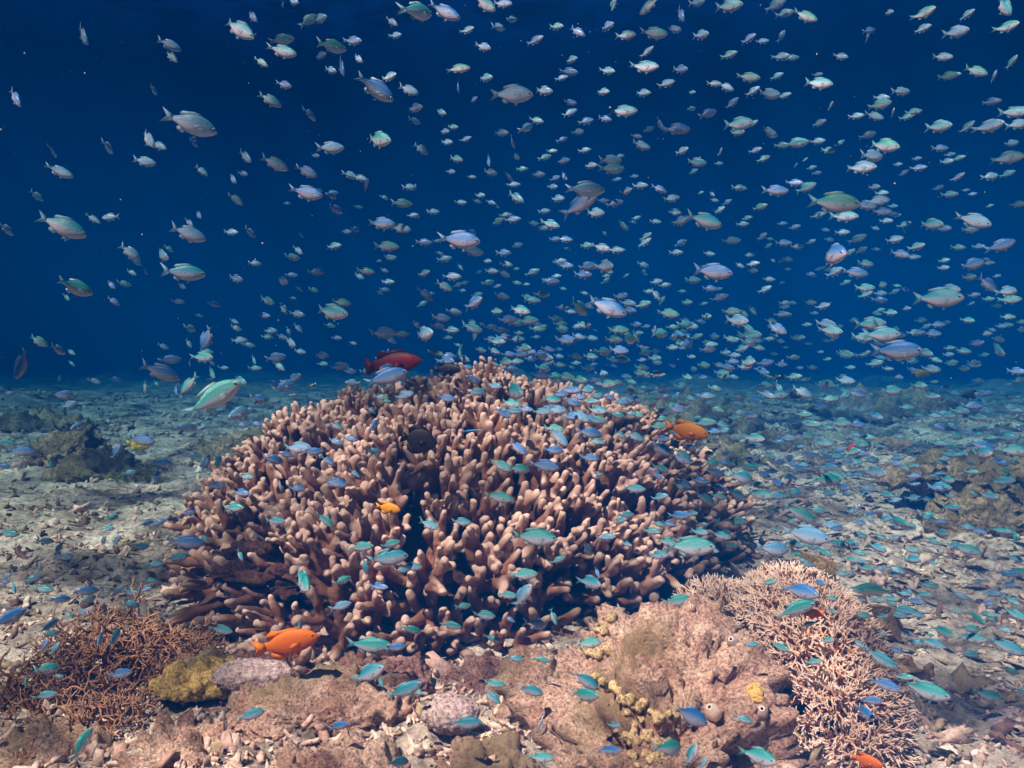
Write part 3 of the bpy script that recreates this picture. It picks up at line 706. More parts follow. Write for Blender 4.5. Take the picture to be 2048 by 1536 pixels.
T_A = "488,205,100,65,50;90,572,100,60,45;990,262,135,18;1000,328,85,40,40;1395,165,185,28;1475,95,75,45,45;1805,120,110,-35,30;1868,110,90,-20,40;1650,232,140,-12,20;1650,300,160,8;1530,365,75,30,40;1940,270,170,10;1870,325,75,-20,45;1935,410,65,10,45;2000,390,95,75,50;1665,497,80,8,40;1580,585,140,28;1815,668,90,50,40;900,528,55,50,50;1110,720,300,14,5;865,810,110,50,40;930,852,80,20,40;635,860,80,60,50;310,883,80,60,30;345,1003,150,18;845,945,125,8,20;1140,838,50,45,50;1930,865,160,-5;1845,910,45,0,45;1435,915,85,40,45;1605,955,165,22;1795,1003,125,22,20;1180,1000,85,35;1360,1045,65,48,45;1420,1015,60,10,30;1790,1128,185,8;1940,1132,80,-8,20;215,1145,85,35;360,1320,270,20,5;395,1390,70,-50,40;40,1340,95,45,30;545,1280,80,30;650,1270,90,170,30;1380,1165,95,35,30;1100,1365,200,20;1108,1303,50,45,45;1160,1255,50,50,50;1350,1358,80,0,30;1465,1358,85,40;1965,1225,85,25,40;760,1475,130,35;945,1490,80,30;990,1455,60,35;1950,1440,90,-10,30;1710,1505,90,10,30;1745,1465,60,40,40;1760,1372,45,50;2025,1355,60,0;1655,20,45,80,50;1715,8,60,10"
T_B = "450,65,170,12;610,70,190,22,10;850,25,130,30;950,20,110,0,30;1265,155,80,0,40;305,128,65,30,45;325,208,65,-10,45;75,240,95,-5,40;105,342,65,35,40;745,178,80,-20,40;925,160,80,10,40;1000,115,70,0,40;1140,238,105,-25;1390,185,95,30,30;1560,155,85,-20,40;1670,207,120,0,20;1835,195,160,8;1955,175,85,0,40;1995,85,80,65,45;1810,30,140,140,10;1600,30,80,-75;840,275,80,10,45;1795,305,95,-35;1350,350,75,-15,45;1780,392,160,0;1990,405,85,5,40;1565,415,85,5,40;690,400,140,-3;285,450,90,-20,45;205,515,240,32,5;400,525,120,20;850,455,85,-5,40;1340,420,100,5,30;1295,457,80,-15;690,505,75,78,30;1000,550,250,3,5;1190,530,105,5,30;1535,535,80,5,40;1770,543,90,3,30;1910,490,100,-15,30;435,632,95,-10,40;590,657,65,15,40;435,707,75,20,30;780,583,55,-30,40;1345,600,80,5;1345,660,90,-20;1655,650,165,3;1550,695,80,15;1440,710,90,-8;1150,705,80,10,30;1090,750,75,-25;1970,755,150,5;1870,725,85,55;1805,757,70,-20;220,815,145,3;475,872,100,35;940,777,90,0,30;735,815,70,-20;625,832,65,0,40;660,743,60,0,40;610,768,60,0,40;1760,850,115,20,20;1735,797,65,10;1010,830,75,75,30;680,930,75,10,40;870,940,60,80,50;1030,915,55,40,45;1240,883,65,0;1200,922,75,-15,30;1305,940,80,-5,30;1430,880,75,-8;1395,772,65,-5,40;1300,818,65,-20;880,1008,80,10;990,1035,65,45,40;1065,990,70,0;1160,1020,80,0;1590,985,140,5;1635,915,60,-10;1580,940,130,5;1465,968,80,0;2000,883,80,-20;650,1005,50,0,40;770,1035,55,5;1260,1043,60,-20;1310,1030,55,50,40;1430,1108,230,5,5;1400,1200,240,-32,5;1490,1245,110,5,30;1245,1093,55,0,40;1720,1033,55,-5;1620,1050,55,-10;1755,1087,90,0;1870,1105,95,28,20;1670,1120,75,-20;1940,1162,95,-8;1610,1190,95,-10,30;1540,1175,70,0;1270,1162,85,0;1195,1237,75,-5;405,1097,85,0,20;360,1190,125,3,15;1015,1080,80,0;1030,1155,100,30;705,1185,75,0;820,1143,60,0;885,1185,60,15;800,1177,55,15;545,1240,75,0;425,1260,65,-10;60,1025,90,20;115,1040,90,15;150,1085,85,-70;240,1307,160,3,10;355,1337,115,5,20;695,1405,240,3,5;775,1358,45,20,50;775,1470,130,10;270,1442,145,0;490,1418,100,0;970,1258,80,-5;1010,1285,95,-5;920,1297,75,-25;1230,1312,105,15;1130,1308,65,0;1185,1335,70,5;1655,1320,80,35,30;1845,1297,70,5;1735,1275,55,-15;1960,1247,70,0;2000,1290,110,-15;1315,1400,90,5;1255,1400,65,0;1440,1437,80,0;1530,1450,105,15;1615,1463,100,0;1790,1385,75,-30;1780,1420,90,-30;1990,1425,85,-20;955,1480,90,0;1035,1438,70,-15;300,1510,65,-10;610,1515,90,-10;1965,1478,80,0;1290,1525,70,0"
T_C = "320,35,155,0;130,15,90,0;590,30,130,-20;645,80,105,-5;768,95,140,28,20;1460,80,130,-20;1255,73,55,0,40;1710,88,95,-25;1930,35,130,60,35;1945,160,125,-10;1645,188,140,0;1450,168,100,-12;155,205,90,-5;435,228,90,-25;515,243,80,0,20;630,212,70,-60,30;1140,180,70,0,40;1132,220,70,-70;320,322,100,-15;625,332,100,0;690,340,80,0;975,330,80,15,30;1570,333,110,10;1765,415,130,25;1975,365,90,-50;1870,450,75,-65;435,452,130,10;600,447,80,-20;840,437,60,0;845,487,155,12,10;1600,445,110,0;1640,438,70,0;235,490,90,10;305,510,90,25;460,535,90,-30;555,550,130,12;645,560,80,-15;1325,535,100,10;1215,572,85,5;1200,612,130,-5;1855,595,105,0;105,540,40,0,45;340,605,90,-40;100,637,55,0;195,668,105,-15;915,622,60,-60;1170,678,110,25;1400,655,90,0;1360,685,85,-10;1280,660,55,-70;1065,680,90,0;1990,655,170,5;375,725,165,0;460,725,70,-30;370,775,80,0;848,720,85,-15;555,775,105,28;1545,740,140,0;1840,740,155,-8;1715,745,95,-35;2010,728,130,0;1135,792,90,-15;715,838,135,0;630,850,90,5;840,827,85,0;900,880,80,10,30;970,838,60,-30;1225,850,170,15;1155,912,120,15;1555,868,90,5;1970,840,80,0;1945,922,180,0;45,885,75,-20;272,890,50,-70;475,880,80,-15;525,928,75,-15;130,950,115,10,15;110,1005,60,-25;262,957,50,0;1090,978,170,5;710,970,40,-50;805,982,60,-10;835,1013,55,-5;765,935,40,-30;1310,962,50,0;1430,983,90,0;1420,928,55,0;1345,1012,60,-30;1615,905,60,-5;1665,925,75,-10;1595,945,75,0;1660,1038,80,-30;1850,1033,80,0;1950,1018,85,-15;380,1100,90,8;705,1070,95,3;770,1100,120,-20;590,1115,150,8;930,1185,290,8,5;990,1265,160,5;1170,1095,65,0;1215,1130,75,0;1190,1175,130,0;1120,1200,120,15;1215,1238,110,5;1285,1255,65,0;1240,1293,75,0;845,1260,85,-15;1545,1100,65,-15;1610,1138,95,0;2010,1195,90,0;155,1128,40,-15;310,1185,60,-30;265,1230,70,-30;235,1172,55,10;500,1213,90,-15;175,1290,210,20,20;425,1277,65,-10;400,1312,75,0;30,1295,95,-10;1500,1312,130,5;1345,1315,80,-15;1580,1338,80,0;1750,1290,190,20,15;1730,1345,90,5;985,1360,85,0;885,1345,50,15;1070,1400,110,-20;1290,1402,95,-10;335,1408,105,0;515,1385,65,-35;640,1422,95,5;720,1443,70,0;800,1415,60,-20;705,1330,70,-15;635,1308,55,0;1910,1438,150,-15;1415,1445,95,-15;1320,1485,110,15;1400,1505,80,0;1660,1448,80,8;920,1490,150,0;1030,1478,65,-35;1095,1465,70,-25;1780,1443,70,0;205,1485,70,10;440,1493,60,0;550,1440,50,-30"
T_D = "1490,137,75,5;1850,188,90,0;850,182,50,50;800,130,75,30;770,190,60,25;1070,190,240,3,5;435,275,200,22;650,262,65,45;725,255,85,12;390,335,45,50,45;1065,270,50,30;1380,225,75,10;1705,205,70,0;1650,238,70,20;665,358,80,35;1040,360,75,3;1250,375,75,15;1750,285,50,35;1835,293,60,15;2000,365,110,8;1565,355,80,20;1715,340,40,0;1660,400,75,65;1740,433,80,8;1935,420,190,8;1545,442,65,5;1165,442,50,10;1370,475,60,25;1930,500,65,10;1115,517,60,20;1210,570,150,104,10;1105,605,60,55;955,622,70,25;130,720,190,108,10;225,590,110,30;340,640,90,35;415,655,55,35;1400,587,95,0;1455,615,75,10;1210,652,75,10;1380,515,70,20;1580,530,80,0;1650,567,75,20;1755,652,70,12;1700,600,60,35;1565,567,65,5;1970,573,60,0;1745,515,70,45;1690,535,60,80;420,722,45,40;1185,685,110,0;990,700,130,-5;935,770,225,22,5;1110,718,45,75;1240,720,50,40;1240,778,60,60;1310,748,55,0;1485,700,55,65;1610,688,120,-10;1490,750,80,0;1635,738,75,40;1880,675,85,0;1890,725,60,0;1980,740,110,-10;1400,823,80,20;550,825,75,15;672,815,65,10;1230,818,45,5;390,908,110,182;400,965,90,-20;50,905,80,-25;850,860,75,90;915,840,40,45;1110,840,140,130;1245,925,345,-32,5;1060,918,55,35;1030,868,60,80;1415,1010,150,160;1515,930,110,12;1655,860,120,-20;1720,810,90,-30;1600,840,75,20;1085,1095,120,0;1210,1070,60,5;465,1085,100,152;35,1190,110,15;825,1170,150,12;120,1235,150,5;20,1320,70,10;810,1240,90,15;300,1300,70,100;945,1303,115,5;755,1360,75,-10;1415,1085,75,5;1500,1075,70,15;1970,1090,90,25;1265,1435,100,10;1440,1385,90,8;1600,1285,115,15;1670,1255,95,15;1740,1215,150,0;1830,1240,120,-5;1915,1290,90,35;1960,1180,95,20;1960,1420,145,15;1735,1455,100,5;1410,1480,100,10;1640,1430,90,80;595,1010,60,100;350,805,40,100;1270,1310,90,-60;1200,1310,110,-60;680,1240,90,-60;920,1380,80,-60;1140,1265,70,0"
T_E = "148,182,105,3;112,212,60,25;260,178,50,20;490,195,75,-20;655,215,105,0;705,158,50,50;970,140,80,10;1285,130,80,0;1320,150,90,0;1445,155,115,-8;1420,202,105,3;1550,155,90,0;1775,145,70,20;885,182,80,5;960,200,75,20;1125,190,90,-20;1030,168,40,0;280,245,75,0;610,270,110,30;690,262,60,-20;725,253,55,-20;1235,243,100,0;1265,210,60,0;865,250,75,-15;1035,250,60,8;1090,258,45,0;920,270,50,-15;262,290,60,0;232,308,45,25;500,315,110,42;530,312,45,0;800,322,70,-20;945,328,95,12;1180,318,90,3;1125,353,100,8;480,375,70,-30;780,370,115,-30;1050,408,125,15;665,420,95,10;910,418,75,0;1300,395,80,0;1350,418,70,5;1560,390,240,22,5;1400,395,120,40;1450,385,70,20;1685,370,90,5;1690,410,85,10;1775,378,90,-15;1850,320,90,60;1885,355,60,-60;1640,330,80,0;1920,430,125,8;1850,245,75,-8;1900,265,75,-5;1805,300,60,0;2000,300,50,0;2030,365,60,0;1675,208,40,-35;1555,210,50,0;1555,240,60,-35;590,455,110,3;980,465,120,0;1100,472,120,0;1030,488,90,0;1260,460,90,5;570,503,90,5;650,528,90,3;770,512,125,20;880,508,80,0;940,530,100,0;1155,520,100,3;1290,490,80,0;1295,523,80,0;1385,508,80,-10;1440,498,50,0;2015,490,80,0;1945,510,80,0;1730,495,70,0;1630,528,120,0;1745,543,60,0;1840,535,70,-80;1870,548,90,0;250,545,160,-2;360,552,95,0;485,550,115,-12;300,588,70,20;450,497,65,40;790,565,60,-70;630,572,60,0;75,603,50,10;1035,580,90,0;960,570,100,0;880,580,80,0;1045,545,60,0;1320,585,130,3;1395,565,80,15;1600,583,105,3;1685,580,85,0;1730,565,80,60;1980,565,100,10;920,595,90,0;560,660,95,15;635,678,95,8;620,708,90,3;725,695,70,20;690,615,50,20;700,650,60,80;250,670,95,150;265,805,255,-14,8;290,752,110,180;155,772,90,5;55,768,80,0;75,835,85,180;20,740,60,0;820,645,70,10;900,650,80,20;985,670,90,0;1050,670,90,0;1110,655,70,5;1165,663,50,0;1215,640,85,12;1030,712,90,0;960,715,90,0;1115,695,75,0;1280,680,60,10;1285,730,75,5;1380,680,85,0;1465,683,95,0;1540,650,75,0;1630,645,115,5;1640,697,95,5;1765,702,60,0;1940,630,75,0;2000,632,45,0;1850,785,105,3;1745,780,75,3;1670,800,60,0;1380,720,60,0;1450,750,80,0;1525,780,85,3;1945,735,45,20;1000,755,95,3;910,730,60,20;750,745,65,10;770,815,100,20;800,890,115,0;900,855,90,5;1010,885,120,15;620,925,110,12;370,910,120,-15;240,920,90,5;270,943,60,5;1165,790,110,8;1190,750,80,10;1250,810,100,5;1320,800,110,10;1400,820,90,5;1480,820,70,0;1560,845,120,-5;1350,880,100,3;1440,880,90,3;1700,870,95,30;1620,835,70,0;1830,915,120,-5;1850,890,60,-80;1750,890,70,0;1720,930,85,20;1570,920,90,20;1500,915,90,5;1290,905,90,3;1400,920,90,3;1240,935,110,8;1360,950,110,20;1470,945,80,0;1660,945,110,0;1960,930,90,-60;2000,950,90,10;1970,990,110,15;1000,955,120,12;950,1010,110,30;1010,1000,110,5;1085,990,90,5;1180,1005,110,3;1270,995,120,5;1230,980,80,0;1400,1030,140,25;1500,995,120,10;1500,1055,120,5;1460,1040,90,0;1350,1035,90,5;1250,1105,120,5;1280,1150,150,48;1460,1130,150,10;1500,1180,95,12;1620,1025,100,15;1725,1150,120,20;1640,1140,80,30;1040,1215,130,38;1250,1230,115,3;1460,1275,120,3;1880,1165,100,3;1860,1090,110,0;1870,1045,100,5;1890,1010,90,0;1735,1020,90,20;1880,1220,130,30;945,1320,130,25;1050,1340,120,5;1195,1320,170,12;930,1505,170,10;1510,1378,60,-25;1720,1455,130,5;1880,1335,95,25;1850,1370,85,40;2000,1250,120,30;2010,1420,110,30;1870,1505,100,-15;1990,1130,100,20;185,995,60,45;205,1075,90,118;60,1163,85,12;195,1240,90,8;85,1365,80,40;740,1070,60,75"
T_F = "225,185,220,8,5;385,148,60,30;460,138,80,-3;110,235,90,0;210,285,90,5;260,288,50,-15;460,180,60,0;530,290,85,-25;555,230,70,5;265,338,105,-15;75,365,65,5;175,372,50,-10;1060,190,140,12;1120,140,90,12;935,190,100,-25;1740,143,130,-8;1580,120,65,-5;1575,163,65,0;1840,135,65,0;1835,255,130,45,20;1725,217,75,0;1540,340,265,3,5;1600,290,130,5;1950,300,95,0;1960,348,125,0;1755,322,70,-5;1840,345,65,0;1885,385,55,0;1740,372,40,-30;1115,280,110,3;1120,320,80,-20;1205,312,75,0;1200,352,90,5;1215,265,55,-15;1290,303,60,-25;1005,250,60,-20;650,370,75,0;645,392,60,0;630,435,90,-3;795,365,75,5;870,388,80,-15;820,428,50,0;1205,412,60,-15;1265,425,75,5;1355,400,60,0;335,418,110,0;365,470,130,8;460,412,70,50;410,430,60,40;440,555,135,0;600,515,125,28;190,447,55,0;60,495,90,0;885,490,110,5;915,530,130,10;1145,490,170,0;1210,553,200,0;1100,570,120,10;775,495,60,0;1430,542,65,0;1510,548,95,3;1955,450,75,5;1910,505,60,5;2030,525,60,0;2030,480,60,0;235,572,45,0;345,583,70,-5;210,612,90,0;200,640,90,-8;445,610,60,0;60,568,60,0;45,632,55,0;300,658,60,0;350,675,80,0;100,683,50,0;585,665,50,10;650,628,40,0;855,655,40,0;930,583,40,-30;1010,675,75,-10;895,697,50,-8;1300,650,270,-2,5;1890,640,95,40;1770,605,80,-12;1610,632,60,0;1605,670,60,0;1530,700,75,20;1500,755,110,5;1630,713,60,0;1690,752,70,0;1755,718,70,0;1175,722,100,-10;1250,752,65,5;2000,768,100,5;500,755,60,3;625,728,75,0;735,748,45,0;430,715,80,0;340,712,80,0;310,745,90,10;410,742,80,0;75,803,55,15;290,800,80,0;345,800,65,15;565,795,80,5;700,800,95,-5;535,850,95,0;615,865,90,60;605,905,120,-3;750,890,120,28;540,905,100,20;910,845,120,190;1000,822,110,5;1070,900,110,12;1140,925,90,45;910,930,100,-3;1265,882,115,0;1345,922,90,5;1430,852,90,3;185,915,110,3;380,918,90,3;45,945,100,15;90,925,70,20;1510,915,80,0;1590,862,60,0;1670,1000,105,3;1740,972,110,0;980,988,75,-3;850,985,60,0;755,1020,105,0;580,1020,80,0;490,1065,85,-3;805,1080,110,-3;975,1070,135,-5;1060,1080,110,3;1780,1040,90,0;180,1070,130,-3;275,1080,90,20;30,1140,120,20;20,990,90,15;250,990,90,20;380,1010,80,0;440,1030,80,0;350,1040,80,0;230,1120,90,0;290,1115,90,0;465,1160,120,5;660,1160,110,3;770,1150,90,0;860,1185,115,8;835,1130,80,3;1130,1155,90,3;1240,1130,95,3;465,1207,105,-12;1550,1190,100,3;1650,1155,75,5;1800,1205,150,22;1980,1230,150,0;1800,1250,100,0;1950,1155,110,0;40,1280,130,20;90,1215,80,10;790,1255,90,3;960,1230,80,3;1090,1250,95,0;1300,1275,85,-5;1160,1290,70,0;1560,1300,85,15;1340,1330,70,25;440,1280,90,3;550,1260,90,20;280,1300,80,20;220,1310,80,5;430,1330,120,12;610,1300,80,3;690,1310,70,25;730,1340,80,5;900,1330,110,0;940,1370,120,25;890,1405,160,-3;1020,1375,70,0;1170,1360,130,3;665,1385,90,3;520,1370,90,20;235,1360,120,12;400,1390,120,20;600,1420,110,25;480,1430,90,5;150,1410,110,5;40,1445,90,30;260,1450,110,12;360,1490,120,25;500,1490,150,5;260,1500,100,12;180,1510,120,30;600,1500,110,0;700,1480,80,5;900,1480,90,3;980,1450,80,0;1130,1455,90,8;1400,1425,75,-5;1550,1445,130,3;1740,1355,80,0;1920,1410,130,-5;1110,1490,70,0;1240,1490,75,0;1400,1510,90,0;1850,1500,80,8"
T_G = "50,165,110,8;260,208,95,5;630,135,75,0;660,72,60,-15;855,105,80,-10;930,100,80,-20;1100,45,90,-5;370,300,110,3;820,240,95,0;680,210,80,-55;605,210,60,-75;340,255,80,-55;230,345,70,85;1085,215,210,8,5;1030,305,120,0;905,345,100,3;1195,190,80,50;1405,290,80,65;1365,15,110,3;1610,90,115,5;1900,80,130,45;185,430,100,-20;500,500,140,3;255,490,110,15;770,510,110,20;690,500,60,-30;350,550,115,5;510,555,80,-5;240,545,50,90;765,580,100,15;810,610,60,80;880,440,80,15;80,470,90,80;40,415,60,-20;25,450,60,0;50,660,190,-25;285,705,120,-35;290,750,90,3;590,770,100,110;670,775,110,-60;400,640,60,40;1770,435,130,60;1295,725,125,20;1755,700,90,100;1745,795,150,3;700,985,130,-3;270,955,140,3;340,1000,60,10;150,1020,80,90;265,1110,120,0;480,1395,190,-55,5;1465,1225,160,-10;1980,1290,120,-10,30;2000,440,110,-20;1990,590,130,-15;320,840,80,-50;260,820,80,-60;480,625,80,0;690,410,50,80;785,380,50,80;745,370,60,-60;850,490,70,-10"
T_H = "650,243,140,-3;820,225,120,-12;800,305,240,-5,5;940,358,130,5;885,378,85,3;675,345,110,80;750,475,110,8;1045,110,120,25;1235,95,120,8;1660,185,265,5,5;1970,255,90,50;1800,320,100,-20;1600,405,160,-5;1505,525,120,3;1595,530,160,-50;1990,448,120,15;2030,390,70,60;1245,590,95,-8;1370,640,130,10;1175,700,125,15;940,725,125,20;1520,665,70,30;1675,695,115,8;1775,650,100,70;1415,775,100,25;690,820,270,5,10;850,830,120,-3;690,985,190,-20;760,1025,80,60;900,1085,220,-20;960,1080,110,25;1430,1045,130,5;1550,895,100,12;1700,900,110,12;1640,1080,150,15;1415,1120,120,35;1960,1020,180,35,20;1950,1110,180,0;1260,1275,190,-3;1700,1475,160,0;860,1500,130,5;1980,805,150,-5"
T_I = "735,55,100,0;700,90,90,-20;885,150,110,3;1045,60,140,-5;1125,45,60,0;985,105,90,15;930,110,80,15;620,185,110,-3;740,225,60,15;980,215,90,15;1110,240,280,0,5;1070,275,90,10;925,290,130,-5;1240,265,80,5;1165,155,100,5;1290,175,120,12;1300,155,100,0;1060,205,100,3;1270,100,60,-60;1380,90,120,5;1410,190,100,35;1190,110,60,0;1540,170,60,-70;1350,235,90,0;1750,45,200,28,5;1790,170,260,12,5;1600,255,170,0;1720,225,110,12;1930,115,120,10;1970,225,110,15;1820,240,100,5;1890,275,100,15;1740,280,80,0;1800,345,80,3;1035,560,170,-12;1120,560,90,25;1760,500,190,10;1725,605,230,-20,5;1640,830,100,15;1830,915,95,-15;665,1285,80,0;640,1430,130,3;990,1420,130,-8;1120,1460,130,-60;1110,1225,210,22;1420,1250,110,12;1510,1465,195,15;1190,1510,80,-50"
T_J = "750,30,60,-10;845,45,75,-5;970,60,80,40;1020,95,110,20;1075,120,90,15;790,100,70,3;785,170,100,12;1190,70,90,15;1330,10,100,0;740,215,100,12;895,245,110,20;785,275,90,15;1100,260,80,8;1100,315,90,0;740,318,80,3;830,365,90,3;1010,375,100,20;985,405,70,5;1220,335,60,5;1270,162,70,3;1420,125,100,10;1490,150,90,10;1620,145,110,5;1700,165,100,80;1420,255,150,10;1345,235,90,5;880,495,215,178,5;890,555,80,5;970,545,80,5;1195,465,110,5;1165,520,90,3;1380,525,90,25;1115,560,100,5;1050,610,130,10;970,570,80,12;1010,640,110,5;1130,640,90,3;1570,515,110,0;1650,540,60,-30;1660,465,80,-8;1650,400,110,3;1715,390,120,0;1565,640,80,-5;1475,655,110,30;1700,635,130,18;1280,735,120,20;1440,720,95,10;1640,725,80,12;1445,775,150,0;1115,800,100,3;1220,805,130,12;1650,825,190,18;1430,868,110,8;1670,965,100,12;910,890,200,28,5;940,1045,170,15;1055,1005,110,-8;1170,1080,265,8,5;860,1140,120,0;820,1210,120,30;1540,1110,140,5;1740,1090,80,20"
FISH = []; r = random.Random(21)
for s_, ox, oy in ((T_A, 0, 0), (T_B, 680, 0), (T_C, 1348, 0), (T_D, 0, 480), (T_E, 680, 480), (T_F, 1348, 480), (T_G, 0, 1011), (T_H, 500, 1011), (T_I, 1000, 1011), (T_J, 1448, 1011)):
    for q in s_.split(';'):
        v = [float(t) for t in q.split(',')]
        px, py, L = ox + v[0] / 2.926, oy + v[1] / 2.926, v[2] / 2.926
        yaw = v[4] if len(v) > 4 else abs(r.gauss(0, 23)); yaw = min(yaw, 60) * (1 if r.random() < .68 else -1)
        FISH.append([px, py, L, v[3] + r.uniform(-2, 2), yaw, 0])
for i in range(500):                    # the dim dense tail of the shoal
    if r.random() < .62: px = r.uniform(1030, 2048); py = 640 + 330 * r.random() ** 1.1; L = r.uniform(16, 30)
    elif r.random() < .5: px = r.uniform(330, 2048); py = r.uniform(380, 700); L = r.uniform(11, 19)
    else: px = r.uniform(1450, 2048); py = r.uniform(940, 1300); L = r.uniform(18, 32)
    if px < 1500 and py > 700 + (px - 1030) * .55: continue
    FISH.append([px, py, L, r.gauss(4, 12), r.choice((-1, 1)) * abs(r.gauss(0, 28)), 1])
pl = []
for px, py, L, ang, yaw, extra in FISH:
    real = .056 * (L / 45) ** .30 * r.uniform(.85, 1.15); real = max(.032, min(.075, real))
    d = real * max(.5, math.cos(R(yaw))) / (K * L)
    if extra: d *= r.uniform(1.0, 1.35)
    fd = min(free_depth(px, py), free_depth(px - L * .4, py + L * .1), free_depth(px + L * .4, py + L * .15)) - .035
    d = min(d, fd * (.97 if fd < 3 else .9) - (r.random() * .25 if fd > 2.2 else r.random() * .06))
    up_ = ray(px, py).z
    if up_ > 0: d = min(d, 1.33 / up_ - r.random() * .3)
    d = max(d, .42); L *= 1.05; s = L * K * d / max(.5, math.cos(R(yaw)))
    if py < 560: w = (2, 4, 4, 6)
    elif py < 1000: w = (5, 5, 4, 2) if px > 900 else (3, 3, 7, 3)
    else: w = (9, 7, 2, 1) if px > 600 else (4, 6, 6, 1)
    hi = r.choices(range(4), w)[0]; bi = r.choices(range(3), (4, 3, 3))[0]
    pl.append((L, px, py, d, ang, yaw, hi, bi, frame_for(px, py, ang, yaw, d, s, r.gauss(0, .12), r.uniform(1.08, 1.26) if py < 900 else r.uniform(1.05, 1.22))))
pl.sort(key=lambda q: -q[0])
def inframe(q): return -10 < q[1] < 2058 and -10 < q[2] < 1546
main = [q for q in pl if inframe(q)][:290]; ids = set(id(q) for q in main); rest = [q for q in pl if id(q) not in ids]
# a label for each: size, colour, heading, rank inside its stretch of water
def zone(px, py):
    c = ['at the far left', 'left of centre', 'in the middle', 'right of centre', 'at the right', 'at the far right'][min(5, int(px / 341.4))]
    rws = [(170, 'topmost water'), (330, 'upper water'), (480, 'open blue water'), (610, 'mid water'), (740, 'water near the horizon')]
    for y, nm in rws:
        if py < y: return nm, c
    if abs(px - 930) < 560 and py < 1290 and py > 740:
        return ('water before the coral crest' if py < 860 else 'water before the upper coral' if py < 1000 else 'water before the coral flank' if py < 1140 else 'water before the coral foot'), c
    return ('water over far seabed' if py < 940 else 'water over pale rubble' if py < 1160 else 'water over nearer reef' if py < 1340 else 'water along the bottom edge'), c
ORD = ['', 'second', 'third', 'fourth', 'fifth', 'sixth', 'seventh', 'eighth', 'ninth', 'tenth', 'eleventh', 'twelfth']
groups = {}
for q in main:
    L, px, py, d, ang, yaw, hi, bi, M = q
    sz = 'large' if L > 62 else 'medium' if L > 40 else 'small'
    a = (ang + 180) % 360 - 180
    hd = 'facing left' if abs(a) > 100 else 'diving' if a > 40 else 'nose-down' if a > 13 else 'rising' if a < -13 else 'level'
    groups.setdefault((sz, HUES[hi][0], hd, zone(px, py)), []).append(q)
for (sz, hu, hd, (wz, c)), qs in groups.items():
    qs.sort(key=lambda q: q[1])
    for i, q in enumerate(qs):
        rk = '' if len(qs) == 1 else (', leftmost' if i == 0 else ', rightmost' if i == len(qs) - 1 else ', %s from left' % ORD[min(i, 11)])
        o = link('small_reef_fish', CH[q[6], q[7]], None, q[8])
        tag(o, f'{sz} {hu} fish {hd}{rk}, in {wz} {c}', 'fish', 'shoal of small blue-green fish')
lo = join([CHL[q[6], q[7]].tf(q[8]) for q in rest])
tag(link('distant_shoal', mesh('distant_shoal', lo, M_FISH)), 'hundreds of tiny pale fish scattered through the water and over the reef', 'shoal', kind='stuff')
print('fish', len(main), len(rest))

# ------------------------------------------------------------------ the other fish
def plain(c1, c2=None, fin=None, dark=0.):
    def f(x, zn, kind, z):
        c = c1 if kind == 'body' else (fin or c1)
        if kind == 'body' and c2: c = lerp(c2, c1, smooth(-.7, .3, zn))
        return c
    return f
DP = [(.5, -.01, -.03, .006), (.48, .03, -.055, .03), (.44, .075, -.09, .05), (.38, .12, -.125, .065), (.28, .165, -.16, .078), (.15, .19, -.185, .078), (.0, .18, -.18, .066), (-.12, .135, -.135, .045), (-.22, .075, -.08, .026), (-.29, .055, -.06, .014)]
def damsel_fins(al=1.): return [
    ('tail', [(-.27, .05), (-.38, .105), (-.5, .14), (-.45, .05), (-.43, .0), (-.45, -.05), (-.5, -.13), (-.38, -.10), (-.27, -.055)], .008, al, 0, 0),
    ('fin', [(.30, .15), (.22, .205), (.05, .215), (-.06, .21), (-.17, .235), (-.25, .18), (-.26, .12), (-.20, .085), (-.02, .165), (.15, .18)], .008, al, 0, 0),
    ('fin', [(.03, -.17), (-.03, -.23), (-.12, -.25), (-.21, -.20), (-.24, -.12), (-.18, -.09), (-.06, -.15)], .008, al, 0, 0),
    ('fin', [(.22, -.16), (.16, -.25), (.10, -.26), (.12, -.17)], .006, al, .014, .1),
    ('fin', [(.24, -.03), (.14, .01), (.06, -.03), (.10, -.09), (.19, -.08)], .005, al * .8, .07, .35)]
GP = [(.5, .0, -.02, .008), (.46, .04, -.05, .035), (.40, .08, -.085, .055), (.30, .125, -.13, .072), (.17, .155, -.155, .08), (.0, .155, -.15, .075), (-.15, .12, -.12, .055), (-.26, .085, -.085, .034), (-.34, .07, -.07, .02)]
GF = [('tail', [(-.32, .065), (-.42, .115), (-.49, .13), (-.50, .06), (-.50, -.06), (-.48, -.12), (-.42, -.11), (-.32, -.065)], .01, 1, 0, 0),
      ('fin', [(.26, .13), (.18, .185), (.08, .19), (.0, .185), (-.10, .19), (-.22, .195), (-.28, .13), (-.24, .09), (-.10, .13), (.1, .15)], .01, 1, 0, 0),
      ('fin', [(-.02, -.14), (-.10, -.21), (-.20, -.20), (-.26, -.12), (-.22, -.09), (-.10, -.13)], .01, 1, 0, 0),
      ('fin', [(.18, -.14), (.10, -.22), (.04, -.22), (.08, -.14)], .008, 1, .02, .1),
      ('fin', [(.20, -.03), (.10, .01), (.02, -.03), (.04, -.10), (.14, -.10)], .006, .9, .078, .3)]
TP = [(.5, -.02, -.05, .01), (.47, .03, -.07, .03), (.42, .12, -.14, .045), (.33, .22, -.23, .06), (.2, .30, -.30, .07), (.05, .32, -.32, .066), (-.1, .28, -.28, .052), (-.22, .17, -.17, .032), (-.30, .07, -.07, .014)]
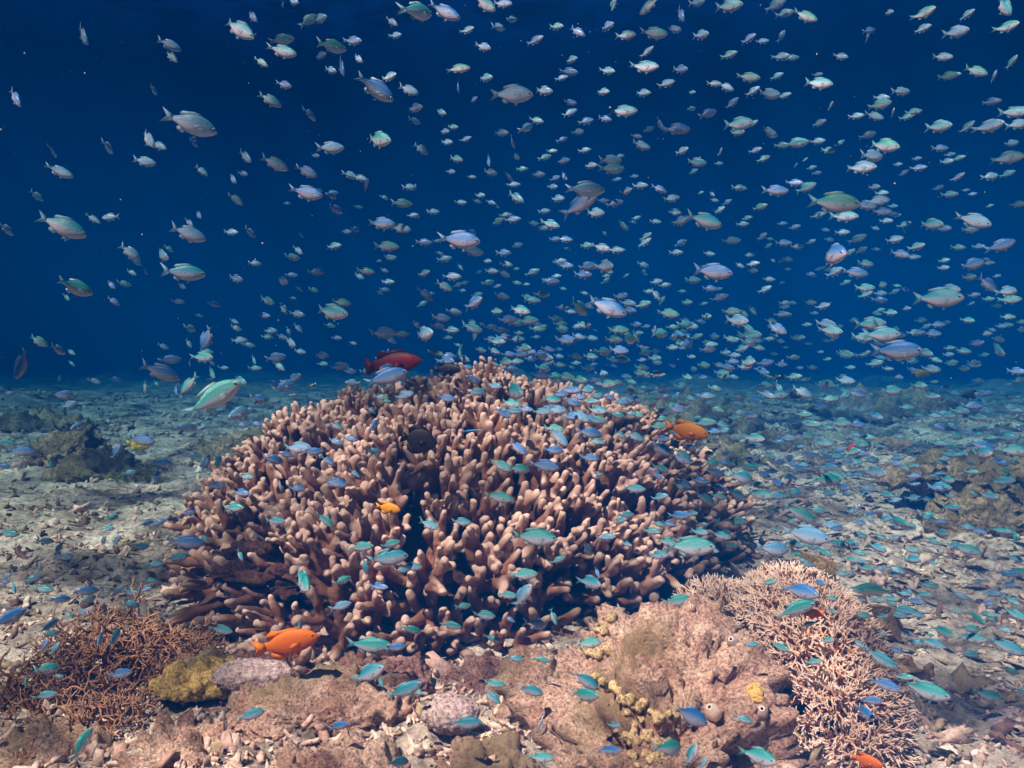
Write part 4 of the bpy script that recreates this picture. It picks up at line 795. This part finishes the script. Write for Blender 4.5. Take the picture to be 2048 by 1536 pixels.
TF = [('tail', [(-.28, .06), (-.38, .12), (-.48, .16), (-.46, .0), (-.48, -.16), (-.38, -.12), (-.28, -.06)], .008, 1, 0, 0),
      ('fin', [(.30, .24), (.15, .36), (.0, .39), (-.15, .38), (-.28, .28), (-.28, .12), (-.15, .22), (.05, .31), (.2, .29)], .008, 1, 0, 0),
      ('fin', [(.20, -.29), (.05, -.36), (-.10, -.38), (-.24, -.31), (-.28, -.14), (-.15, -.22), (.05, -.31)], .008, 1, 0, 0),
      ('fin', [(.28, -.24), (.24, -.36), (.18, -.34), (.2, -.26)], .008, 1, .014, .1),
      ('fin', [(.25, -.03), (.12, .03), (.05, -.04), (.10, -.12), (.2, -.10)], .005, .8, .06, .3)]
WP = [(.5, .0, -.01, .006), (.46, .018, -.02, .018), (.38, .035, -.035, .028), (.25, .05, -.05, .036), (.05, .052, -.05, .036), (-.15, .046, -.044, .03), (-.30, .036, -.034, .02), (-.38, .034, -.032, .012)]
WF = [('tail', [(-.36, .03), (-.44, .055), (-.5, .06), (-.5, -.06), (-.44, -.055), (-.36, -.03)], .006, .9, 0, 0),
      ('fin', [(.3, .04), (.2, .07), (-.2, .07), (-.3, .06), (-.3, .035), (0, .05)], .005, .8, 0, 0), ('fin', [(.05, -.05), (-.1, -.07), (-.28, -.06), (-.3, -.035)], .005, .8, 0, 0)]
def hum(x, zn, kind, z):
    b, w = (.015, .015, .02), (.85, .85, .8)
    if kind != 'body': return b if kind != 'tail' or x > -.38 else w
    u = x + .08 * zn; return w if (.30 < u < .40 or .02 < u < .14 or -.26 < u < -.14) else b
def spot(x, zn, kind, z):
    if kind == 'tail': return (.8, .8, .78)
    if kind == 'body' and x < -.16: return (.75, .75, .72)
    return (.02, .02, .028)
def twospot(x, zn, kind, z): return (.9, .9, .9) if kind == 'body' and zn > .35 and (-.02 < x < .12 or x > .42) else (.012, .012, .016)
def clean(x, zn, kind, z):
    k = abs(zn); return (.01, .015, .05) if k < .28 and kind == 'body' else lerp((.10, .45, .9), (.75, .85, .9), smooth(.1, .5, x))
def grp(x, zn, kind, z): return lerp((.23, .003, .004), (.035, .001, .002), smooth(.55, 1, abs(zn)) if kind == 'body' else .75) if x > -.25 else (.14, .008, .008)
oc = plain((.86, .19, .004), (.74, .12, .002), (.86, .22, .005))
M_SPOT = attr_mat('glossy_fish_skin', .45, .4)
def special(name, label, px, py, L, ang, yaw, prof, colf, fins, eye, real, group=None, bend=.12, eyer=.022, d=None, eyec=((.02, .02, .03), (.75, .72, .68)), cat='fish'):
    md = fish(prof, colf, fins, eye, 20, 28, bend, eyer, eyec)
    if d is None: d = real * max(.5, math.cos(R(yaw))) / (K * L)
    d = min(d, free_depth(px, py) - .05, free_depth(px, py + L * .25) - .05); s = L * K * d / max(.5, math.cos(R(yaw)))
    tag(link(name, mesh(name, md, M_SPOT), None, frame_for(px, py, ang, yaw, d, s, 0., 1.18 if name == 'red_grouper' else 1.)), label, cat, group)
G_O, G_B, G_H = 'orange damselfish around the reef', 'black damselfish hovering over the seabed', 'tiny striped damselfish left of the coral crest'
special('red_grouper', 'dark red grouper hovering behind the left slope of the coral crest', 786, 727, 116, -8, 12, GP, grp, GF, (.37, .045), .15, d=1.78, eyec=((.02, .01, .01), (.30, .04, .03)))
special('dark_surgeonfish', 'round black-brown fish hiding among the coral fingers, upper left flank', 836, 880, 76, 12, 10, TP, plain((.018, .010, .010), None, (.014, .008, .008)), TF, (.40, .04), .09, eyer=.016, eyec=((.01, .01, .01), (.06, .04, .03)))
special('orange_damselfish', 'big orange fish with a notched tail at the lower left coral foot', 570, 1287, 130, -9, 8, DP, oc, damsel_fins(), (.42, .035), .09, G_O, eyec=((.02, .01, .01), (.75, .25, .03)), d=1.02)
special('orange_damselfish', 'bright orange fish beside the right upper slope of the coral', 1372, 861, 90, 12, 8, DP, plain((.90, .33, .006), (.84, .24, .004)), damsel_fins(), (.42, .035), .09, G_O, eyec=((.02, .01, .01), (.75, .25, .03)), d=1.5)
special('orange_damselfish', 'small golden orange fish in front of the middle of the finger coral', 775, 1016, 52, 10, 20, DP, plain((.88, .36, .012), (.90, .42, .03)), damsel_fins(), (.42, .035), .05, G_O)
special('orange_damselfish', 'orange fish at the very bottom edge under the pale branches', 1732, 1522, 62, 5, 20, DP, plain((.62, .13, .006)), damsel_fins(), (.42, .035), .05, G_O, d=.80)
special('orange_damselfish', 'small red-orange fish tilted steeply over the right seabed', 1700, 898, 26, -50, 20, DP, plain((.75, .06, .015)), damsel_fins(), (.42, .035), .05, G_O)
special('orange_damselfish', 'orange fish half hidden behind a teal fish over pale branches', 1626, 1228, 42, -12, 15, DP, oc, damsel_fins(), (.42, .035), .04, G_O)
special('black_damselfish', 'black fish with a white chin, upper of two right of the crest', 1561, 754, 24, 160, 20, DP, twospot, damsel_fins(), (.42, .035), .06, G_B)
special('black_damselfish', 'larger black fish just below the upper one right of the crest', 1587, 791, 30, 10, 20, DP, plain((.015, .015, .02)), damsel_fins(), (.42, .035), .07, G_B)
special('black_damselfish', 'black fish with a white tail over the far right seabed', 1942, 789, 38, 175, 15, DP, spot, damsel_fins(), (.42, .035), .08, G_B)
special('black_damselfish', 'tiny black fish with white spots above the right coral slope', 1181, 703, 17, 0, 20, DP, twospot, damsel_fins(), (.42, .035), .04, G_B)
special('black_damselfish', 'small dark fish low over the seabed beside the coral\'s right edge', 1418, 905, 17, 10, 20, DP, plain((.015, .015, .02)), damsel_fins(), (.42, .035), .05, G_B)
special('black_damselfish', 'dark fish over the seabed straight above the small red-orange fish', 1629, 818, 30, 170, 30, DP, plain((.02, .02, .025)), damsel_fins(), (.42, .035), .08, G_B)
special('black_damselfish', 'black fish peeking from behind the peak of the coral', 893, 738, 56, 0, 20, DP, plain((.012, .012, .015)), damsel_fins(), (.42, .035), .09, G_B, d=2.2)
for i, (x, y, l, lab) in enumerate([(567, 763, 15, 'tiny black and white striped fish, leftmost and highest of three'), (586, 790, 14, 'tiny black and white striped fish, lowest of three'), (626, 770, 14, 'tiny black and white striped fish, rightmost of three')]):
    special('striped_damselfish', lab, x, y, l, (10, -5, 150)[i], 15, DP, hum, damsel_fins(), (.42, .035), .035, G_H)
special('yellow_damselfish', 'olive yellow fish over the far right seabed near the horizon', 1840, 747, 36, 8, 15, DP, plain((.42, .34, .03)), damsel_fins(), (.42, .035), .09)
special('yellow_damselfish', 'yellow fish behind a blue fish over the left seabed', 275, 890, 46, 12, 15, DP, plain((.60, .50, .02)), damsel_fins(), (.42, .035), .07)
special('cleaner_wrasse', 'slender striped blue fish gliding over the middle of the finger coral', 944, 862, 42, -4, 10, WP, clean, WF, (.43, .012), .06, bend=.3, eyer=.012)
special('cleaner_wrasse', 'slender striped blue fish upright above the rounded sunlit rock', 1081, 1449, 36, -72, 10, WP, clean, WF, (.43, .012), .04, bend=.3, eyer=.012)

# drifting specks in the water
ms = []; r = random.Random(77)
for i in range(700):
    d = .35 + 2.6 * r.random() ** .8; px, py = r.uniform(-200, 2250), r.uniform(-100, 1300); p = at(px, py, d)
    if p.z > 1.9 or p.z < .12 or d > free_depth(px, py) - .05: continue
    ms.append(ICO[1].tf(Matrix.Translation(p) @ Matrix.Diagonal((1, r.uniform(.5, 1.5), r.uniform(.5, 1.5), 1)) @ Matrix.Scale(r.uniform(.00025, .0006), 4), (.5, .5, .45)))
g = NG('drifting_speck'); a = g('Attribute', attribute_name='Col'); M_SP = g.fin(a.outputs['Color'], .8, None, .2)
tag(link('marine_snow', mesh('marine_snow', join(ms), M_SP)), 'tiny pale specks drifting in the blue water', 'particles', kind='stuff')
